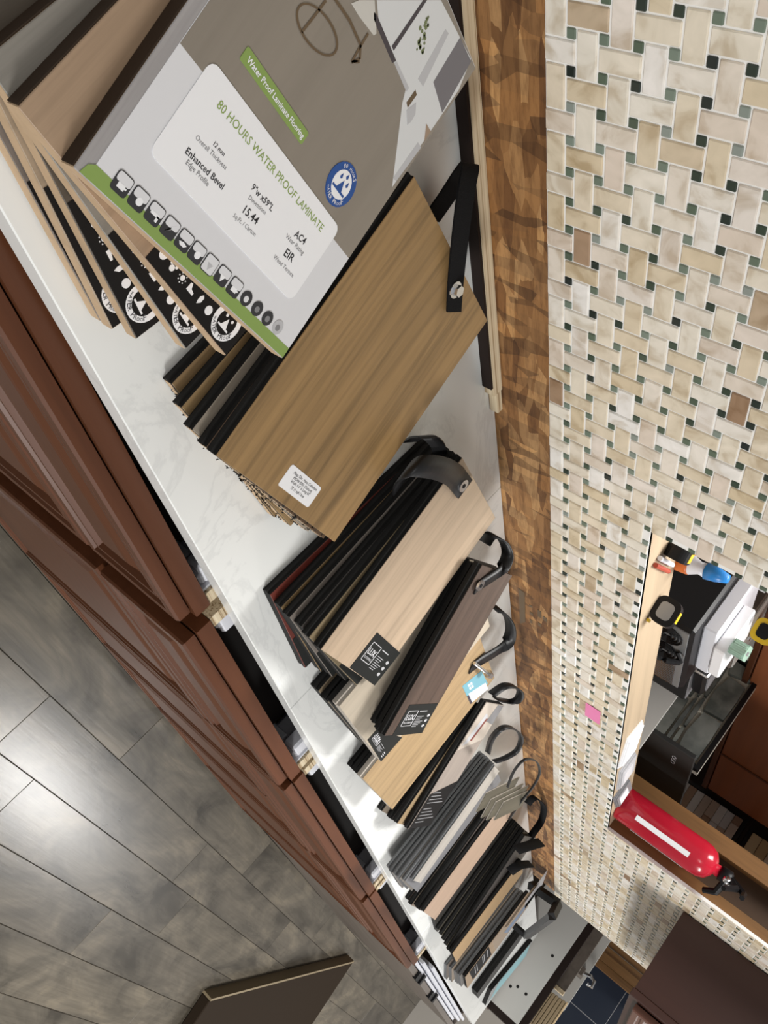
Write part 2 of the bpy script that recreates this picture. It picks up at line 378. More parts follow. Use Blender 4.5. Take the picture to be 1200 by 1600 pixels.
# mosaic: basket weave of onyx bars and small dark dots
S_ = .03248; DX, DZ = .3479, 1.0251; GR = .0012; HL, HW = .66 * S_ - GR, .34 * S_ - GR; HD = .16 * S_ - GR * .4
def project(x, y, z):
    v = Rm.transposed() @ (Vector((x, y, z)) - CAM)
    return (600 + v.x / v.z * F, 800 + v.y / v.z * F, v.z) if v.z > .05 else (-1e4, 0, 1)
bars, dts = [], []
def clip(x0, x1, z0, z1):
    z0 = max(z0, TB); x1 = min(x1, X_END)
    if x1 > OX0 and x0 < OX1 and z1 > OZ0:
        cxm, czm = (x0 + x1) / 2, (z0 + z1) / 2
        if z0 < OZ0 and czm < OZ0 + .004: z1 = OZ0
        elif x0 < OX0 and cxm < OX0 + .008: x1 = OX0
        elif x1 > OX1 and cxm > OX1 - .008: x0 = OX1
        else: return None
    return (x0, x1, z0, z1) if x1 - x0 > .003 and z1 - z0 > .003 else None
for i in range(-26, 94):
    for j in range(-2, 30):
        X, Zc = DX + i * S_, DZ + j * S_
        c = clip(X - HD, X + HD, Zc - HD, Zc + HD)
        if c: dts.append(c)
        vx, vz = (HW, HL) if (i + j) % 2 else (HL, HW)
        c = clip(X + S_ / 2 - vx, X + S_ / 2 + vx, Zc + S_ / 2 - vz, Zc + S_ / 2 + vz)
        if c: bars.append(c)
def key(c):
    px, py, d = project((c[0] + c[1]) / 2, YT, (c[2] + c[3]) / 2)
    inside = 0 <= px <= 1200 and 0 <= py <= 1600
    return -(c[1] - c[0]) * (c[3] - c[2]) / d ** 2 if inside else d
def tile_box(bm, c, yf): box(bm, c[0], c[1], yf, YW - .001, c[2], c[3], bev=.0009)
for lst, nm, mo, mi, yf in ((bars, 'mosaic_bar', onyx('onyx_a', 'obj'), onyx('onyx_b', 'isl'), YT), (dts, 'mosaic_dot', dots('dot_a', 'obj'), dots('dot_b', 'isl'), YT + .0003)):
    lst.sort(key=key)
    for c in lst[:300]:
        bm = bmesh.new(); yy = yf - random.uniform(0, .0006); tile_box(bm, c, yy); link(nm, bm, mo, wall)
    bm = bmesh.new()
    for c in lst[300:]: tile_box(bm, c, yf)
    o = link(nm + '_field', bm, mi, wall); o['kind'] = 'stuff'
# pink sticky note on the mosaic
q = aty((926, 1115), YT - .001)
tag(bx('sticky_note', M_PINK, None, q.x - .03, q.x + .03, YT - .0016, YT - .0009, q.z - .017, q.z + .017), 'small pink paper note stuck on the mosaic tiles', 'note')

# ================================================================== COUNTER AND CABINETS
ct = empty('countertop', T(0, 0, CZ)); tag(ct, 'long white marble countertop with grey veins carrying the flooring samples', 'countertop')
xs = [-.6, 1.06, 2.5, 4.33]
for a, b_ in zip(xs, xs[1:]): bx('marble_slab', M_MARBLE, ct, a + .0004, b_ - .0004, .173, YW - .002, -.025, 0, bev=.0012)
# plywood strip along the back of the counter
pr = empty('plywood_strip', T(0, 0, CZ)); tag(pr, 'plywood strip with dark face standing along the back of the countertop', 'plywood')
y0 = YW - .024
bx('laminated_edge', M_PLYE, pr, -.5, .835, y0 + .004, YW - .003, .0005, .017)
bx('dark_face', M_DKBRN, pr, -.5, .82, y0, y0 + .0038, .0005, .016)
bx('end_chip', M_PLYE, pr, .836, .875, YW - .013, YW - .003, .0005, .015)
def panel_front(name, parent, x0, x1, z0, z1, y, ma, raised=True):
    """raised panel front, its outer face toward -y at y"""
    loops = [(0, .018), (0, .003), (.003, 0), (.016, 0), (.019, .004), (.024, .005), (.028, .002), (.034, .002), (.040, .009), (.048, .010), (.066, .003), (.07, .002)] if raised else [(0, .02), (0, .002), (.002, 0)]
    k = min(1, (z1 - z0) / .19)
    bm = bmesh.new(); prev = None; first = None
    for ins, d in loops:
        i_ = ins * k
        ring = [bm.verts.new((x, y + d, z)) for x, z in ((x0 + i_, z0 + i_), (x1 - i_, z0 + i_), (x1 - i_, z1 - i_), (x0 + i_, z1 - i_))]
        if prev:
            for a in range(4): bm.faces.new((prev[a], prev[(a + 1) % 4], ring[(a + 1) % 4], ring[a]))
        else: first = ring
        prev = ring
    bm.faces.new(prev); bm.faces.new(first[::-1])
    return link(name, bm, ma, parent)
def bracket(parent, x, s):
    bm = bmesh.new()   # moulded slide socket: back plate, channel and clip
    box(bm, *sorted((x, x + s * .004)), .043, .15, .79, .862)
    box(bm, *sorted((x + s * .004, x + s * .022)), .046, .09, .80, .858, bev=.003)
    box(bm, *sorted((x + s * .004, x + s * .036)), .05, .135, .835, .860, bev=.004)
    box(bm, *sorted((x + s * .022, x + s * .03)), .05, .064, .79, .83, bev=.002)
    return link('slide_bracket', bm, M_PLAS, parent)
def cabinet(x0, x1, ya, ye, label, ndoors):
    wd = x1 - x0
    t = empty('base_cabinet', T(x0, ya, 0, math.atan((ye - ya) / (x1 - x0)))); tag(t, label, 'cabinet', 'cherry base cabinets under the counter')
    g = .002
    for xa in (g, wd - .018 - g): bx('side_panel', M_PLYE, t, xa, xa + .018, .042, .46, .09, .866)
    bx('back_panel', M_DKINT, t, .02, wd - .02, .45, .46, .09, .8)
    bx('bottom_panel', M_DKINT, t, .021, wd - .021, .043, .449, .09, .108)
    bm = bmesh.new()
    for a in ((g, wd - g, .020, .041, .84, .868), (g, wd - g, .020, .041, .09, .13), (g, .038, .020, .041, .13, .84), (wd - .038, wd - g, .020, .041, .13, .84), (.038, wd - .038, .020, .041, .66, .70)): box(bm, *a)
    link('face_frame', bm, M_CHERRY, t)
    panel_front('drawer_front', t, .009, wd - .009, .69, .862, 0, M_CHERRY)
    dw = (wd - .018 - .004 * (ndoors - 1)) / ndoors
    for k in range(ndoors):
        a = .009 + k * (dw + .004); panel_front('door', t, a, a + dw, .10, .682, 0, M_CHERRY)
    bx('drawer_box', M_DKINT, t, .05, wd - .05, .044, .40, .71, .80)
    bx('toe_kick', M_DKBRN, t, g, wd - g, .075, .09, 0, .09)
    bracket(t, .021, 1); bracket(t, wd - .021, -1)
    return t
CX = [-.10, .82, 1.30, 2.02, 2.82]
labs = ['cherry base cabinet nearest the camera, beneath the waterproof laminate board', 'narrow cherry base cabinet beneath the fan of samples with a pale maple top board',
        'cherry base cabinet beneath the gray plank samples, third from the camera', 'cherry base cabinet at the far end of the row, beside the gray wood rack']
CY = [(.152, .122), (.112, .106), (.108, .104), (.104, .097)]
for k in range(4): cabinet(CX[k] + .0005, CX[k + 1] - (.018 if k == 0 else .008), *CY[k], labs[k], [2, 1, 2, 2][k])
# grey wood rack past the cabinets with white sheets and black clips
rk = empty('sample_rack', T(2.86, .104, 0, -.004)); tag(rk, 'gray wood rack past the cherry cabinets holding white sheets', 'rack')
M_GWOOD = wood('grey_wood', (.14, .115, .095), .25, .5, .6, 0)
bx('front_board', M_GWOOD, rk, 0, 1.46, 0, .02, .16, .84)
bx('lower_board', M_DKBRN, rk, 0, 1.46, .012, .03, 0, .155)
bx('end_board', M_GWOOD, rk, 1.44, 1.46, .021, .46, 0, .84)
bx('base_board', M_GWOOD, rk, 0, 1.44, .021, .46, .1, .12)
for k, (xa, xb, z) in enumerate(((.02, 1.3, .845), (.1, 1.38, .855), (.22, 1.42, .862))):
    o = bx('white_sheet', M_PLAS, rk, xa, xb, .024 + .016 * k, .034 + .016 * k, .125, z)
for xx in (.18, .55):
    bm = bmesh.new(); box(bm, xx, xx + .05, -.004, .022, .835, .849); box(bm, xx + .06, xx + .085, -.004, .03, .835, .855); link('clip', bm, M_BLKPLAS, rk)
# brown carton and board on the floor by the rack
fb = empty('floor_carton', T(3.95, -.49, 0, .345)); tag(fb, 'dark brown flat carton lying on the floor past the cabinets', 'box')
bx('carton', mat('brown_card', (.022, .014, .008), .85, spec=.15), fb, .0, 1.5, -.6, -.012, 0, .05, bev=.004)
bx('lid_edge', mat('pale_card', (.22, .17, .10), .7), fb, .0, 1.5, -.0115, .0, 0, .052)

# ================================================================== SAMPLE BOARDS
class Board: pass
FACES = {}
def facemat(c, contrast=.22, rough=.42):
    k = 'veneer_%d_%d_%d_%d' % (*[int(v * 1000) for v in c], int(contrast * 100))
    return wood(k, c, contrast, rough)
def board(label, A, B, t, L, face, core=None, th=.0135, W=None, D=None, group=None, name='sample_board', tongue=True, anchorB=False):
    core = core or M_DCORE
    a = toc(A, t)
    if D is not None:
        v = toc(D, t) - a; L = L or v.length; u = Vector((v.y, -v.x, 0)).normalized(); W = W or .13
    else:
        b_ = toc(B, t); u = (b_ - a); Wm = u.length; u.normalize()
        if W and anchorB: a = b_ - u * W
        W = W or Wm
    v = Vector((-u.y, u.x, 0))
    mw = frame(a, u, v)
    o = empty(name, mw); tag(o, label, 'sample board', group)
    bm = bmesh.new()
    tg = .0035 if tongue else 0
    prof = [(0, -.0012), (0, -.35 * th), (-tg, -.4 * th), (-tg, -.65 * th), (0, -.7 * th), (0, -th), (W, -th), (W, -.7 * th), (W - tg, -.65 * th), (W - tg, -.4 * th), (W, -.35 * th), (W, -.0012)]
    if not tongue: prof = [(0, -.0012), (0, -th), (W, -th), (W, -.0012)]
    r0 = [bm.verts.new((x, 0, z)) for x, z in prof]; r1 = [bm.verts.new((x, L, z)) for x, z in prof]; n = len(prof)
    bm.faces.new(r0); bm.faces.new(r1[::-1])
    for i in range(n): bm.faces.new((r0[i], r0[(i + 1) % n], r1[(i + 1) % n], r1[i]))
    link('core', bm, core, o)
    bm = bmesh.new(); box(bm, 0, W, 0, L, -.0012, 0, bev=.0005); link('face', bm, face, o)
    if core is M_MDF: bx('long_edge', M_EDGE, o, -.0012, -.0001, .001, L - .001, -th + .0005, -.001)  # thin dark strip on the left side only, its colour carries the shade
    R = Board(); R.o = o; R.W = W; R.L = L; R.t = t; R.mw = mw; R.inv = mw.inverted()
    def loc(p): q_ = R.inv @ toc(p, t); return (q_.x, q_.y)
    R.loc = loc
    return R
def patch(R, name, pts, ma, z=.0004, z0=0.0, px=True, parent=None):
    bm = bmesh.new(); poly(bm, [R.loc(p) for p in pts] if px else pts, z0, z); return link(name, bm, ma, parent or R.o)
def letters(R, lines, ma, z=.0007, bold=0.0, parent=None, px=True, name='lettering'):
    for s, a, b_ in lines:
        bm = bmesh.new()
        a, b_ = (R.loc(a), R.loc(b_)) if px else (a, b_)
        text_into(bm, s, a[0], a[1], b_[0], b_[1], z, bold)
        link(name, bm, ma, parent or R.o)

# ---- stack 1: waterproof laminate header board and the fan under it
G1 = 'fan of waterproof laminate boards'
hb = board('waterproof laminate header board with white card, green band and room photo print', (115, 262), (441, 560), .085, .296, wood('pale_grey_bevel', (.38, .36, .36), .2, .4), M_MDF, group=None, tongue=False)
W_, L_ = hb.W, hb.L
x0 = hb.loc((136, 277))[0]
vz = hb.loc((275, 60)); vz2 = hb.loc((548, 408)); vm = (vz[1] + vz2[1]) / 2
pr_ = patch(hb, 'print_sheet', rrect(x0, W_ - .0005, .0005, L_ - .0005, .001, 1), M_PAPER, .0003, px=False)
patch(hb, 'green_band', [(.004, .0006), (W_ - .0006, .0006), (W_ - .0006, .0098), (x0, .0105), (.006, .0075)], M_GREEN, .0005, px=False)
patch(hb, 'floor_photo', [(x0 + .0004, vz[1]), (W_ - .0006, vz2[1]), (W_ - .0006, L_ - .001), (x0 + .0004, L_ - .001)], M_TAUPE, .00045, px=False)
# room photo on the header
def P(nm, pts, ma, z): patch(hb, nm, pts, ma, z, .0004)
P('photo_wall', [(588, 0), (688, 0), (735, 92), (716, 140), (612, 292), (628, 160), (633, 140), (614, 95), (592, 45)], mat('photo_white', (.68, .69, .70), .35), .0006)
P('photo_sofa', [(718, 58), (735, 96), (690, 176), (676, 128)], mat('photo_sofa', (.17, .16, .175), .4), .0007)
P('photo_frame', [(583, 18), (588, 24), (618, 95), (612, 98), (583, 30)], mat('photo_frame', (.055, .045, .055), .4), .0008)
P('photo_frame', [(660, 0), (666, 0), (614, 79), (611, 72)], MATS['photo_frame'], .0008)
P('photo_band', [(695, 45), (700, 52), (660, 135), (652, 123)], M_LGREY, .0007)
P('photo_step', [(615, 98), (619, 96), (638, 137), (634, 143)], M_LGREY, .0007)
P('photo_step', [(652, 222), (657, 230), (618, 283), (613, 278)], M_LGREY, .0007)
P('photo_shelf', [(634, 160), (648, 140), (650, 148), (636, 168)], M_BRN, .0008)
P('photo_shelf', [(665, 193), (672, 205), (662, 220)], mat('photo_tan', (.35, .25, .18), .5), .0008)
P('photo_window', [(634, 172), (649, 160), (648, 178), (641, 190), (635, 195)], M_LGREY, .0008)
P('photo_chair', [(560, 0), (584, 0), (587, 52), (583, 55), (560, 25), (548, 5)], mat('photo_cream', (.6, .58, .54), .4), .0008)
random.seed(3)
bm = bmesh.new()
for k in range(26):
    t_ = random.random(); px_, py_ = 664 - 10 * t_ + random.uniform(-6, 6), 26 + 58 * t_
    q = hb.loc((px_, py_)); poly(bm, circ(q[0], q[1], random.uniform(.0008, .0018), n=6), .0004, .0009)
link('photo_plant', bm, M_PLANT, hb.o)
bm = bmesh.new()
def ring_px(c, rx, ry, ang, wdt=1.8):
    n = 28; out, inn = [], []
    for k in range(n):
        a = 2 * math.pi * k / n
        for lst, d in ((out, wdt), (inn, -wdt)):
            X, Y = (rx + d) * math.cos(a), (ry + d) * math.sin(a)
            q = hb.loc((c[0] + X * math.cos(ang) - Y * math.sin(ang), c[1] + X * math.sin(ang) + Y * math.cos(ang))); lst.append(bm.verts.new((q[0], q[1], .0009)))
    for k in range(n): bm.faces.new((out[k], out[(k + 1) % n], inn[(k + 1) % n], inn[k]))
ring_px((494, 46), 46, 23, 1.0)
ring_px((555, 96), 4, 1, .2)
for pts in (((518, -8), (545, 32), (562, 70), (561, 92), (548, 97)), ((548, 97), (560, 75), (574, 52)), ((470, 50), (492, 22), (508, 0))):
    for a, b_ in zip(pts, pts[1:]):
        a, b_ = Vector(hb.loc(a)), Vector(hb.loc(b_)); nrm = Vector((-(b_ - a).y, (b_ - a).x)).normalized() * .0011
        bm.faces.new([bm.verts.new((*q, .0009)) for q in (a - nrm, b_ - nrm, b_ + nrm, a + nrm)])
link('photo_stool', bm, M_BRN, hb.o)
# white card, green tag, blue seal
c1, c2, c3, c4 = hb.loc((325, 96)), hb.loc((232, 238)), hb.loc((455, 472)), hb.loc((532, 350))
card = patch(hb, 'white_card', rrect((c1[0] + c2[0]) / 2, (c3[0] + c4[0]) / 2, (c2[1] + c3[1]) / 2, (c1[1] + c4[1]) / 2, .007), M_WHITE, .001, .0004, px=False)
tg_ = patch(hb, 'green_tag', rrect(*(lambda a, b_: (a[0], b_[0], b_[1] - .0005, a[1] + .001))(hb.loc((385, 73)), hb.loc((470, 225))), .0015), M_GREEN, .001, .0004, px=False)
letters(hb, [('80 HOURS WATER PROOF LAMINATE', (336, 166), (499, 362))], M_GREENT, .0012, 0.0, name='card_title')
letters(hb, [('12 mm', (331, 226), (347, 244)), ('Enhanced Bevel', (287, 238), (345, 296)), ('9"w x59"L', (390, 294), (422, 330)), ('15.44', (377, 331), (398, 351)), ('AC4', (457, 368), (473, 382)), ('EIR', (441, 398), (454, 410))], M_INK, .0012, .01, name='card_figure')
letters(hb, [('Overall Thickness', (303, 216), (350, 265)), ('Edge Profile', (288, 255), (322, 291)), ('Dimensions', (386, 310), (412, 335)), ('Sq.Ft. / Carton', (362, 338), (396, 369)), ('Wear Rating', (444, 370), (471, 398)), ('Wood Texture', (425, 402), (455, 433))], M_GREY, .0012, name='card_caption')
letters(hb, [('Water Proof Laminate Flooring', (383, 94), (470, 217))], M_WHITE, .0012, .02, name='tag_lettering')
q = hb.loc((532, 288)); r_ = .0172
seal = patch(hb, 'blue_seal', circ(q[0], q[1], r_), M_BLUE, .001, .0004, px=False)
patch(hb, 'seal_centre', circ(q[0], q[1], r_ * .66), M_WHITE, .0012, .001, px=False, parent=seal)
bm = bmesh.new()
poly(bm, [(q[0] - .009, q[1] - .006), (q[0] + .009, q[1] - .006), (q[0] + .009, q[1] - .0042), (q[0] + .004, q[1] - .0042), (q[0], q[1] + .004), (q[0] - .004, q[1] - .0042), (q[0] - .009, q[1] - .0042)], .0011, .0014)
for dx, dy in ((-.005, .004), (.0055, .003), (.001, .0075)): poly(bm, [(q[0] + dx + a, q[1] + dy + b_) for a, b_ in ((0, .003), (-.0016, -.0005), (0, -.0018), (.0016, -.0005))], .0011, .0014)
link('seal_drops', bm, M_BLUE, seal)
def arc_text(R, s, c, r, a0, a1, ma, z, parent, flip=False):
    bm = bmesh.new(); n = len(s); hs = abs(a1 - a0) / n * r * .8
    for k, ch in enumerate(s):
        if ch == ' ': continue
        a = math.radians(a0 + (a1 - a0) * (k + .5) / n) if False else a0 + (a1 - a0) * (k + .5) / n
        ctr = Vector((c[0] + r * math.cos(a), c[1] + r * math.sin(a))); tx = Vector((math.sin(a), -math.cos(a))) * (-1 if flip else 1)
        text_into(bm, ch, *(ctr - tx * hs * .5), *(ctr + tx * hs * .5), z)
    return link('seal_lettering', bm, ma, parent)
arc_text(hb, '80 HOURS', q, r_ * .74, 2.3, .8, M_WHITE, .0013, seal)
arc_text(hb, 'WATER PROOF', q, r_ * .90, 3.75, 5.7, M_WHITE, .0013, seal, True)
IC = [(190, 287), (216, 311), (241, 334), (265, 356), (287, 376), (307, 395), (327, 413), (347, 431), (366, 449), (384, 466), (401, 482), (417, 497), (433, 511)]
for k, p in enumerate(IC):
    q = hb.loc(p); s_ = .0068
    if k < 9:
        ic = patch(hb, 'icon', rrect(q[0] - s_, q[0] + s_, q[1] - s_, q[1] + s_, .0022, 2), M_INK, .0008, .0003, px=False)
        patch(hb, 'icon_field', rrect(q[0] - s_ * .9, q[0] + s_ * .9, q[1] + (s_ * .0 if k != 6 else -s_ * .9), q[1] + s_ * .9, .0016, 2), M_PAPER, .001, .0003, px=False, parent=ic)
        bm = bmesh.new()
        if k in (0, 8): box(bm, q[0] - .003, q[0] + .003, q[1] - .0035, q[1], .0006, .0011); box(bm, q[0] + .003, q[0] + .0045, q[1] - .002, q[1] - .0008, .0006, .0011)
        elif k in (1, 5): poly(bm, circ(q[0] + .001, q[1] - .001, .0028, n=12), .0006, .0011)
        elif k == 2: box(bm, q[0] - .004, q[0] + .004, q[1] - .0012, q[1] + .001, .0006, .0011); box(bm, q[0] + .002, q[0] + .004, q[1] - .004, q[1], .0006, .0011)
        elif k == 3: poly(bm, [(q[0] + a, q[1] + b_) for a, b_ in ((-.003, -.004), (.001, -.0006), (-.001, .0004), (.003, .004), (.0, .001), (.0015, 0))], .0006, .0011)
        elif k == 4: poly(bm, [(q[0] + a, q[1] + b_) for a, b_ in ((-.004, -.002), (0, -.001), (.004, -.002), (.002, -.004), (-.002, -.004))], .0006, .0011)
        else: poly(bm, [(q[0] + .0034 * math.cos(a), q[1] - .001 + .0034 * math.sin(a)) for a in (.5, 2.6, 4.7)], .0006, .0011)
        link('icon_symbol', bm, M_WHITE if k != 6 else M_LGREY, ic)
    else:
        ic = patch(hb, 'icon', circ(q[0], q[1], .006, n=20), M_INK if k < 12 else M_LGREY, .0008, .0003, px=False)
        patch(hb, 'icon_field', circ(q[0], q[1] - .0005, .0026, n=12), M_PAPER if k == 9 else M_GREY, .001, .0003, px=False, parent=ic)
# fan below it: black label strips with white icons at the front right
tones = [((.42, .29, .19), 'tan oak'), ((.27, .25, .22), 'gray'), ((.11, .09, .07), 'dark brown'), ((.40, .31, .22), 'beige'), ((.20, .17, .15), 'brown gray')]
fan = [((97, 250), (352, 556), .071), ((83, 250), (290, 546), .058), ((67, 250), (213, 530), .044), ((43, 250), (175, 515), .030), ((20, 250), (157, 502), .016)]
ords = ['directly under the waterproof header board', 'third from the top in the waterproof fan', 'fourth from the top in the waterproof fan', 'fifth from the top in the waterproof fan', 'lowest in the waterproof fan, flat on the marble']
for k, (A, B, t) in enumerate(fan):
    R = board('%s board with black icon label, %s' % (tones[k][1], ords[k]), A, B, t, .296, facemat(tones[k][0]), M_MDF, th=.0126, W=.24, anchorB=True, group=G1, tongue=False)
    lb = patch(R, 'black_label', [(R.W - .115, .001), (R.W - .001, .001), (R.W - .001, .05), (R.W - .115, .05)], M_BLACK, .0005, px=False)
    bm = bmesh.new()
    for i in range(6):
        x = R.W - .106 + i * .0125; y = .0125
        if i in (0, 5): poly(bm, circ(x, y, .0038, n=12), .0003, .0007)
        elif i == 1:
            for dx, dy, rr in ((0, -.0015, .0026), (-.003, .0012, .0013), (-.001, .0028, .0013), (.0012, .0028, .0013), (.003, .0012, .0013)): poly(bm, circ(x + dx, y + dy, rr, n=8), .0003, .0007)
        elif i == 2:
            poly(bm, circ(x, y, .0022, n=10), .0003, .0007)
            for a in range(8): poly(bm, circ(x + .0038 * math.cos(a * .785), y + .0038 * math.sin(a * .785), .0006, n=5), .0003, .0007)
        elif i == 3: poly(bm, [(x - .004, y + .003), (x - .002, y + .0035), (x, y), (x + .004, y - .001), (x + .004, y - .003), (x - .004, y - .003)], .0003, .0007)
        else: poly(bm, [(x - .001, y - .004), (x + .002, y - .001), (x + .002, y + .003), (x, y + .0045), (x - .002, y + .002), (x - .002, y - .001)], .0003, .0007)
    link('label_icons', bm, M_WHITE, lb)
    c = (R.W - .022, .018)
    bm = bmesh.new(); a1 = circ(*c, .0155, n=28); a2 = circ(*c, .0105, n=28)
    va = [bm.verts.new((*p_, .0007)) for p_ in a1]; vb = [bm.verts.new((*p_, .0007)) for p_ in a2]
    for i in range(28): bm.faces.new((va[i], va[(i + 1) % 28], vb[(i + 1) % 28], vb[i]))
    box(bm, c[0] - .007, c[0] + .007, c[1] - .006, c[1] - .0045, .0003, .0007); poly(bm, [(c[0] - .004, c[1] - .0045), (c[0] + .004, c[1] - .0045), (c[0], c[1] + .003)], .0003, .0007)
    poly(bm, circ(c[0] - .004, c[1] + .004, .0014, n=8), .0003, .0007); poly(bm, circ(c[0] + .0045, c[1] + .0035, .0014, n=8), .0003, .0007)
    link('label_seal', bm, M_WHITE, lb)
    arc_text(R, 'WATER PROOF', c, .0142, 3.4, 6.0, M_INK, .0009, lb, True)

# ---- stack 2: five wide oak boards, nylon strap
G2 = 'wide oak boards on the nylon strap'
cols2 = [((.30, .20, .10), 'brown oak'), ((.32, .215, .105), 'golden oak'), ((.36, .31, .25), 'pale gray'), ((.13, .075, .04), 'dark brown')]
s2 = [((269, 600), (433, 813), .014), ((284, 637), (456, 824), .028), ((301, 672), (484, 833), .042), ((323, 699), (506, 842), .056)]
pos2 = ['lowest in the stack under the honey oak board', 'second up in the stack under the honey oak board', 'third up in the stack under the honey oak board', 'just beneath the honey oak board']
S2 = []
for k, (A, B, t) in enumerate(s2):
    R = board('%s dark edged plank, %s' % (cols2[k][1], pos2[k]), A, B, t, .30, facemat(cols2[k][0]), M_DCORE, group=G2, W=.236); S2.append(R)
    bx('cut_end', M_MDF, R.o, .001, R.W - .001, -.0004, -.0001, -.0115, -.0035)
def crumbs(R, seed, n):
    rnd = random.Random(seed); bm = bmesh.new()
    for _ in range(n):
        x = rnd.uniform(.01, R.W - .01); z = rnd.uniform(-.011, -.003); r = rnd.uniform(.0008, .0026)
        c_ = Vector((x, -rnd.uniform(0, .0025), z)); vs4 = [bm.verts.new(c_ + Vector([rnd.uniform(-r, r) for _q in range(3)])) for _k in range(4)]
        for f in ((0, 1, 2), (0, 2, 3), (0, 3, 1), (1, 3, 2)): bm.faces.new([vs4[q_] for q_ in f])
    o = link('foam_crumbs', bm, M_DCORE, R.o); o['kind'] = 'stuff'
M_OAKTOP = wood('honey_oak', (.35, .215, .09), .42, .45, figure=.13)
tp2 = board('wide honey oak sample board with a white printed sticker near its front edge', (338, 712), (523, 847), .070, .30, M_OAKTOP, M_DCORE)
ctrs = [tp2.loc(p) for p in ((457, 725), (433, 757), (480, 793), (503, 763))]
xa = (ctrs[0][0] + ctrs[1][0]) / 2; xb = (ctrs[2][0] + ctrs[3][0]) / 2; ya = (ctrs[1][1] + ctrs[2][1]) / 2; yb_ = (ctrs[0][1] + ctrs[3][1]) / 2
st = patch(tp2, 'white_sticker', rrect(xa, xb, ya, yb_, .003), M_WHITE, .0004, px=False)
letters(tp2, [('Mega Clic : Haus Collection', (458, 740), (493, 767)), ('MCHV-8701 (Oxford)', (457, 748), (485, 770)), ('Width 9.4" X Long 60"', (453, 753), (482, 775)), ('27.17 sqft / box', (453, 763), (473, 778))], M_INK, .0006, parent=st)
for k, R in enumerate(S2): crumbs(R, k, 60)
crumbs(tp2, 9, 40)
def V(p, t): return toc(p, t)
s_ = empty('nylon_strap', T(0, 0, 0)); tag(s_, 'black nylon webbing strap bolted to the honey oak board', 'strap')
Ps = smoothpts([V((672, 345), .012), V((700, 305), .02), V((724, 268), .04), V((735, 258), .062), V((728, 300), .074), V((719, 370), .078), V((712, 440), .0745), V((709, 487), .0735)], 5)
wv = (V((742, 262), .06) - V((712, 256), .06)).normalized()
bm = bmesh.new(); ribbon(bm, Ps, [wv * (.031 - .006 * i / len(Ps)) for i in range(len(Ps))]); link('webbing', bm, M_NYLON, s_)
q = V((712, 453), .0765); bm = bmesh.new(); tube(bm, [q, q + Vector((0, 0, .006))], .0062, 6); tube(bm, [q - Vector((0, 0, .002)), q + Vector((0, 0, .0005))], .009, 16); link('bolt', bm, M_STEEL, s_)

# ---- LUX style dark labels
def dark_label(R, quad, name=True):
    """quad px: left-front, right-front, right-back, left-back in board orientation"""
    l = [R.loc(p) for p in quad]
    lb = patch(R, 'dark_label', l, mat('charcoal_label', (.016, .017, .016), .6, spec=.2), .0005, px=False)
    o, ux, uy = Vector(l[0]), Vector(l[1]) - Vector(l[0]), Vector(l[3]) - Vector(l[0])
    def pt(a, b_): q_ = o + ux * a + uy * b_; return (q_.x, q_.y)
    bm = bmesh.new()
    for a in ((.09, .42, .30, .315), (.09, .42, .785, .80), (.09, .105, .30, .80), (.405, .42, .30, .80)): poly(bm, [pt(a[0], a[2]), pt(a[1], a[2]), pt(a[1], a[3]), pt(a[0], a[3])], .0003, .0007)
    text_into(bm, 'LUX', *pt(.13, .50), *pt(.38, .50), .0008, .02)
    text_into(bm, 'FLOORING', *pt(.13, .38), *pt(.38, .38), .0008)
    link('label_logo', bm, M_PAPER, lb)
    bm = bmesh.new()
    for k in range(7): poly(bm, [pt(.47, .26 + .055 * k), pt(.62 + .06 * ((k * 5) % 4) / 1.5, .26 + .055 * k), pt(.62 + .06 * ((k * 5) % 4) / 1.5, .275 + .055 * k), pt(.47, .275 + .055 * k)], .0003, .0007)
    poly(bm, [pt(.47, .76), pt(.72, .76), pt(.72, .785), pt(.47, .785)], .0003, .0007)
    for k in range(3): poly(bm, [pt(.86 + .05 * math.cos(a), .27 + .17 * k + .05 * math.sin(a)) for a in (0, 1, 2, 3, 4, 5)], .0003, .0007)
    link('label_lines', bm, M_LGREY, lb)
# ---- stack 3: pale maple on top
G3 = 'plank samples fanned under the pale maple board'
cols3 = [((.16, .032, .022), 'red stained'), ((.24, .16, .075), 'dark oak'), ((.23, .20, .175), 'gray brown'), ((.085, .075, .068), 'charcoal'), ((.25, .19, .11), 'tan')]
s3 = [((418, 921), (477, 1044), .014), ((438, 947), (502, 1050), .028), ((452, 964), (519, 1058), .042), ((470, 978), (540, 1064), .056), ((482, 995), (557, 1071), .070)]
pos3 = ['lowest in the stack under the pale maple board', 'second up under the pale maple board', 'third up under the pale maple board', 'fourth up under the pale maple board', 'just beneath the pale maple board']
for k, (A, B, t) in enumerate(s3):
    R = board('%s black edged plank, %s' % (cols3[k][1], pos3[k]), A, B, t, .285, facemat(cols3[k][0]), M_DCORE, group=G3, W=.18, anchorB=True)
    patch(R, 'dark_label', [(R.W - .075, .001), (R.W - .001, .001), (R.W - .001, .05), (R.W - .075, .05)], mat('charcoal_label', (.016, .017, .016), .6, spec=.2), .0005, px=False)
tp3 = board('pale maple plank sample with a dark square label at its front corner', (502, 1015), (585, 1071), .084, .283, wood('pale_maple', (.54, .41, .29), .26, .45), M_DCORE)
dark_label(tp3, [(546, 1043), (585, 1071), (625, 1020), (589, 988)])
s_ = empty('leather_strap', T(0, 0, 0)); tag(s_, 'black leather strap with steel rivet arched over the pale maple stack', 'strap')
Ps = smoothpts([V((625, 760), .045), V((632, 738), .085), V((655, 728), .108), V((690, 733), .110), V((709, 743), .099), V((716, 751), .089), V((726, 764), .0862)], 5)
wv = (V((735, 735), .1) - V((715, 762), .1)).normalized() * .03
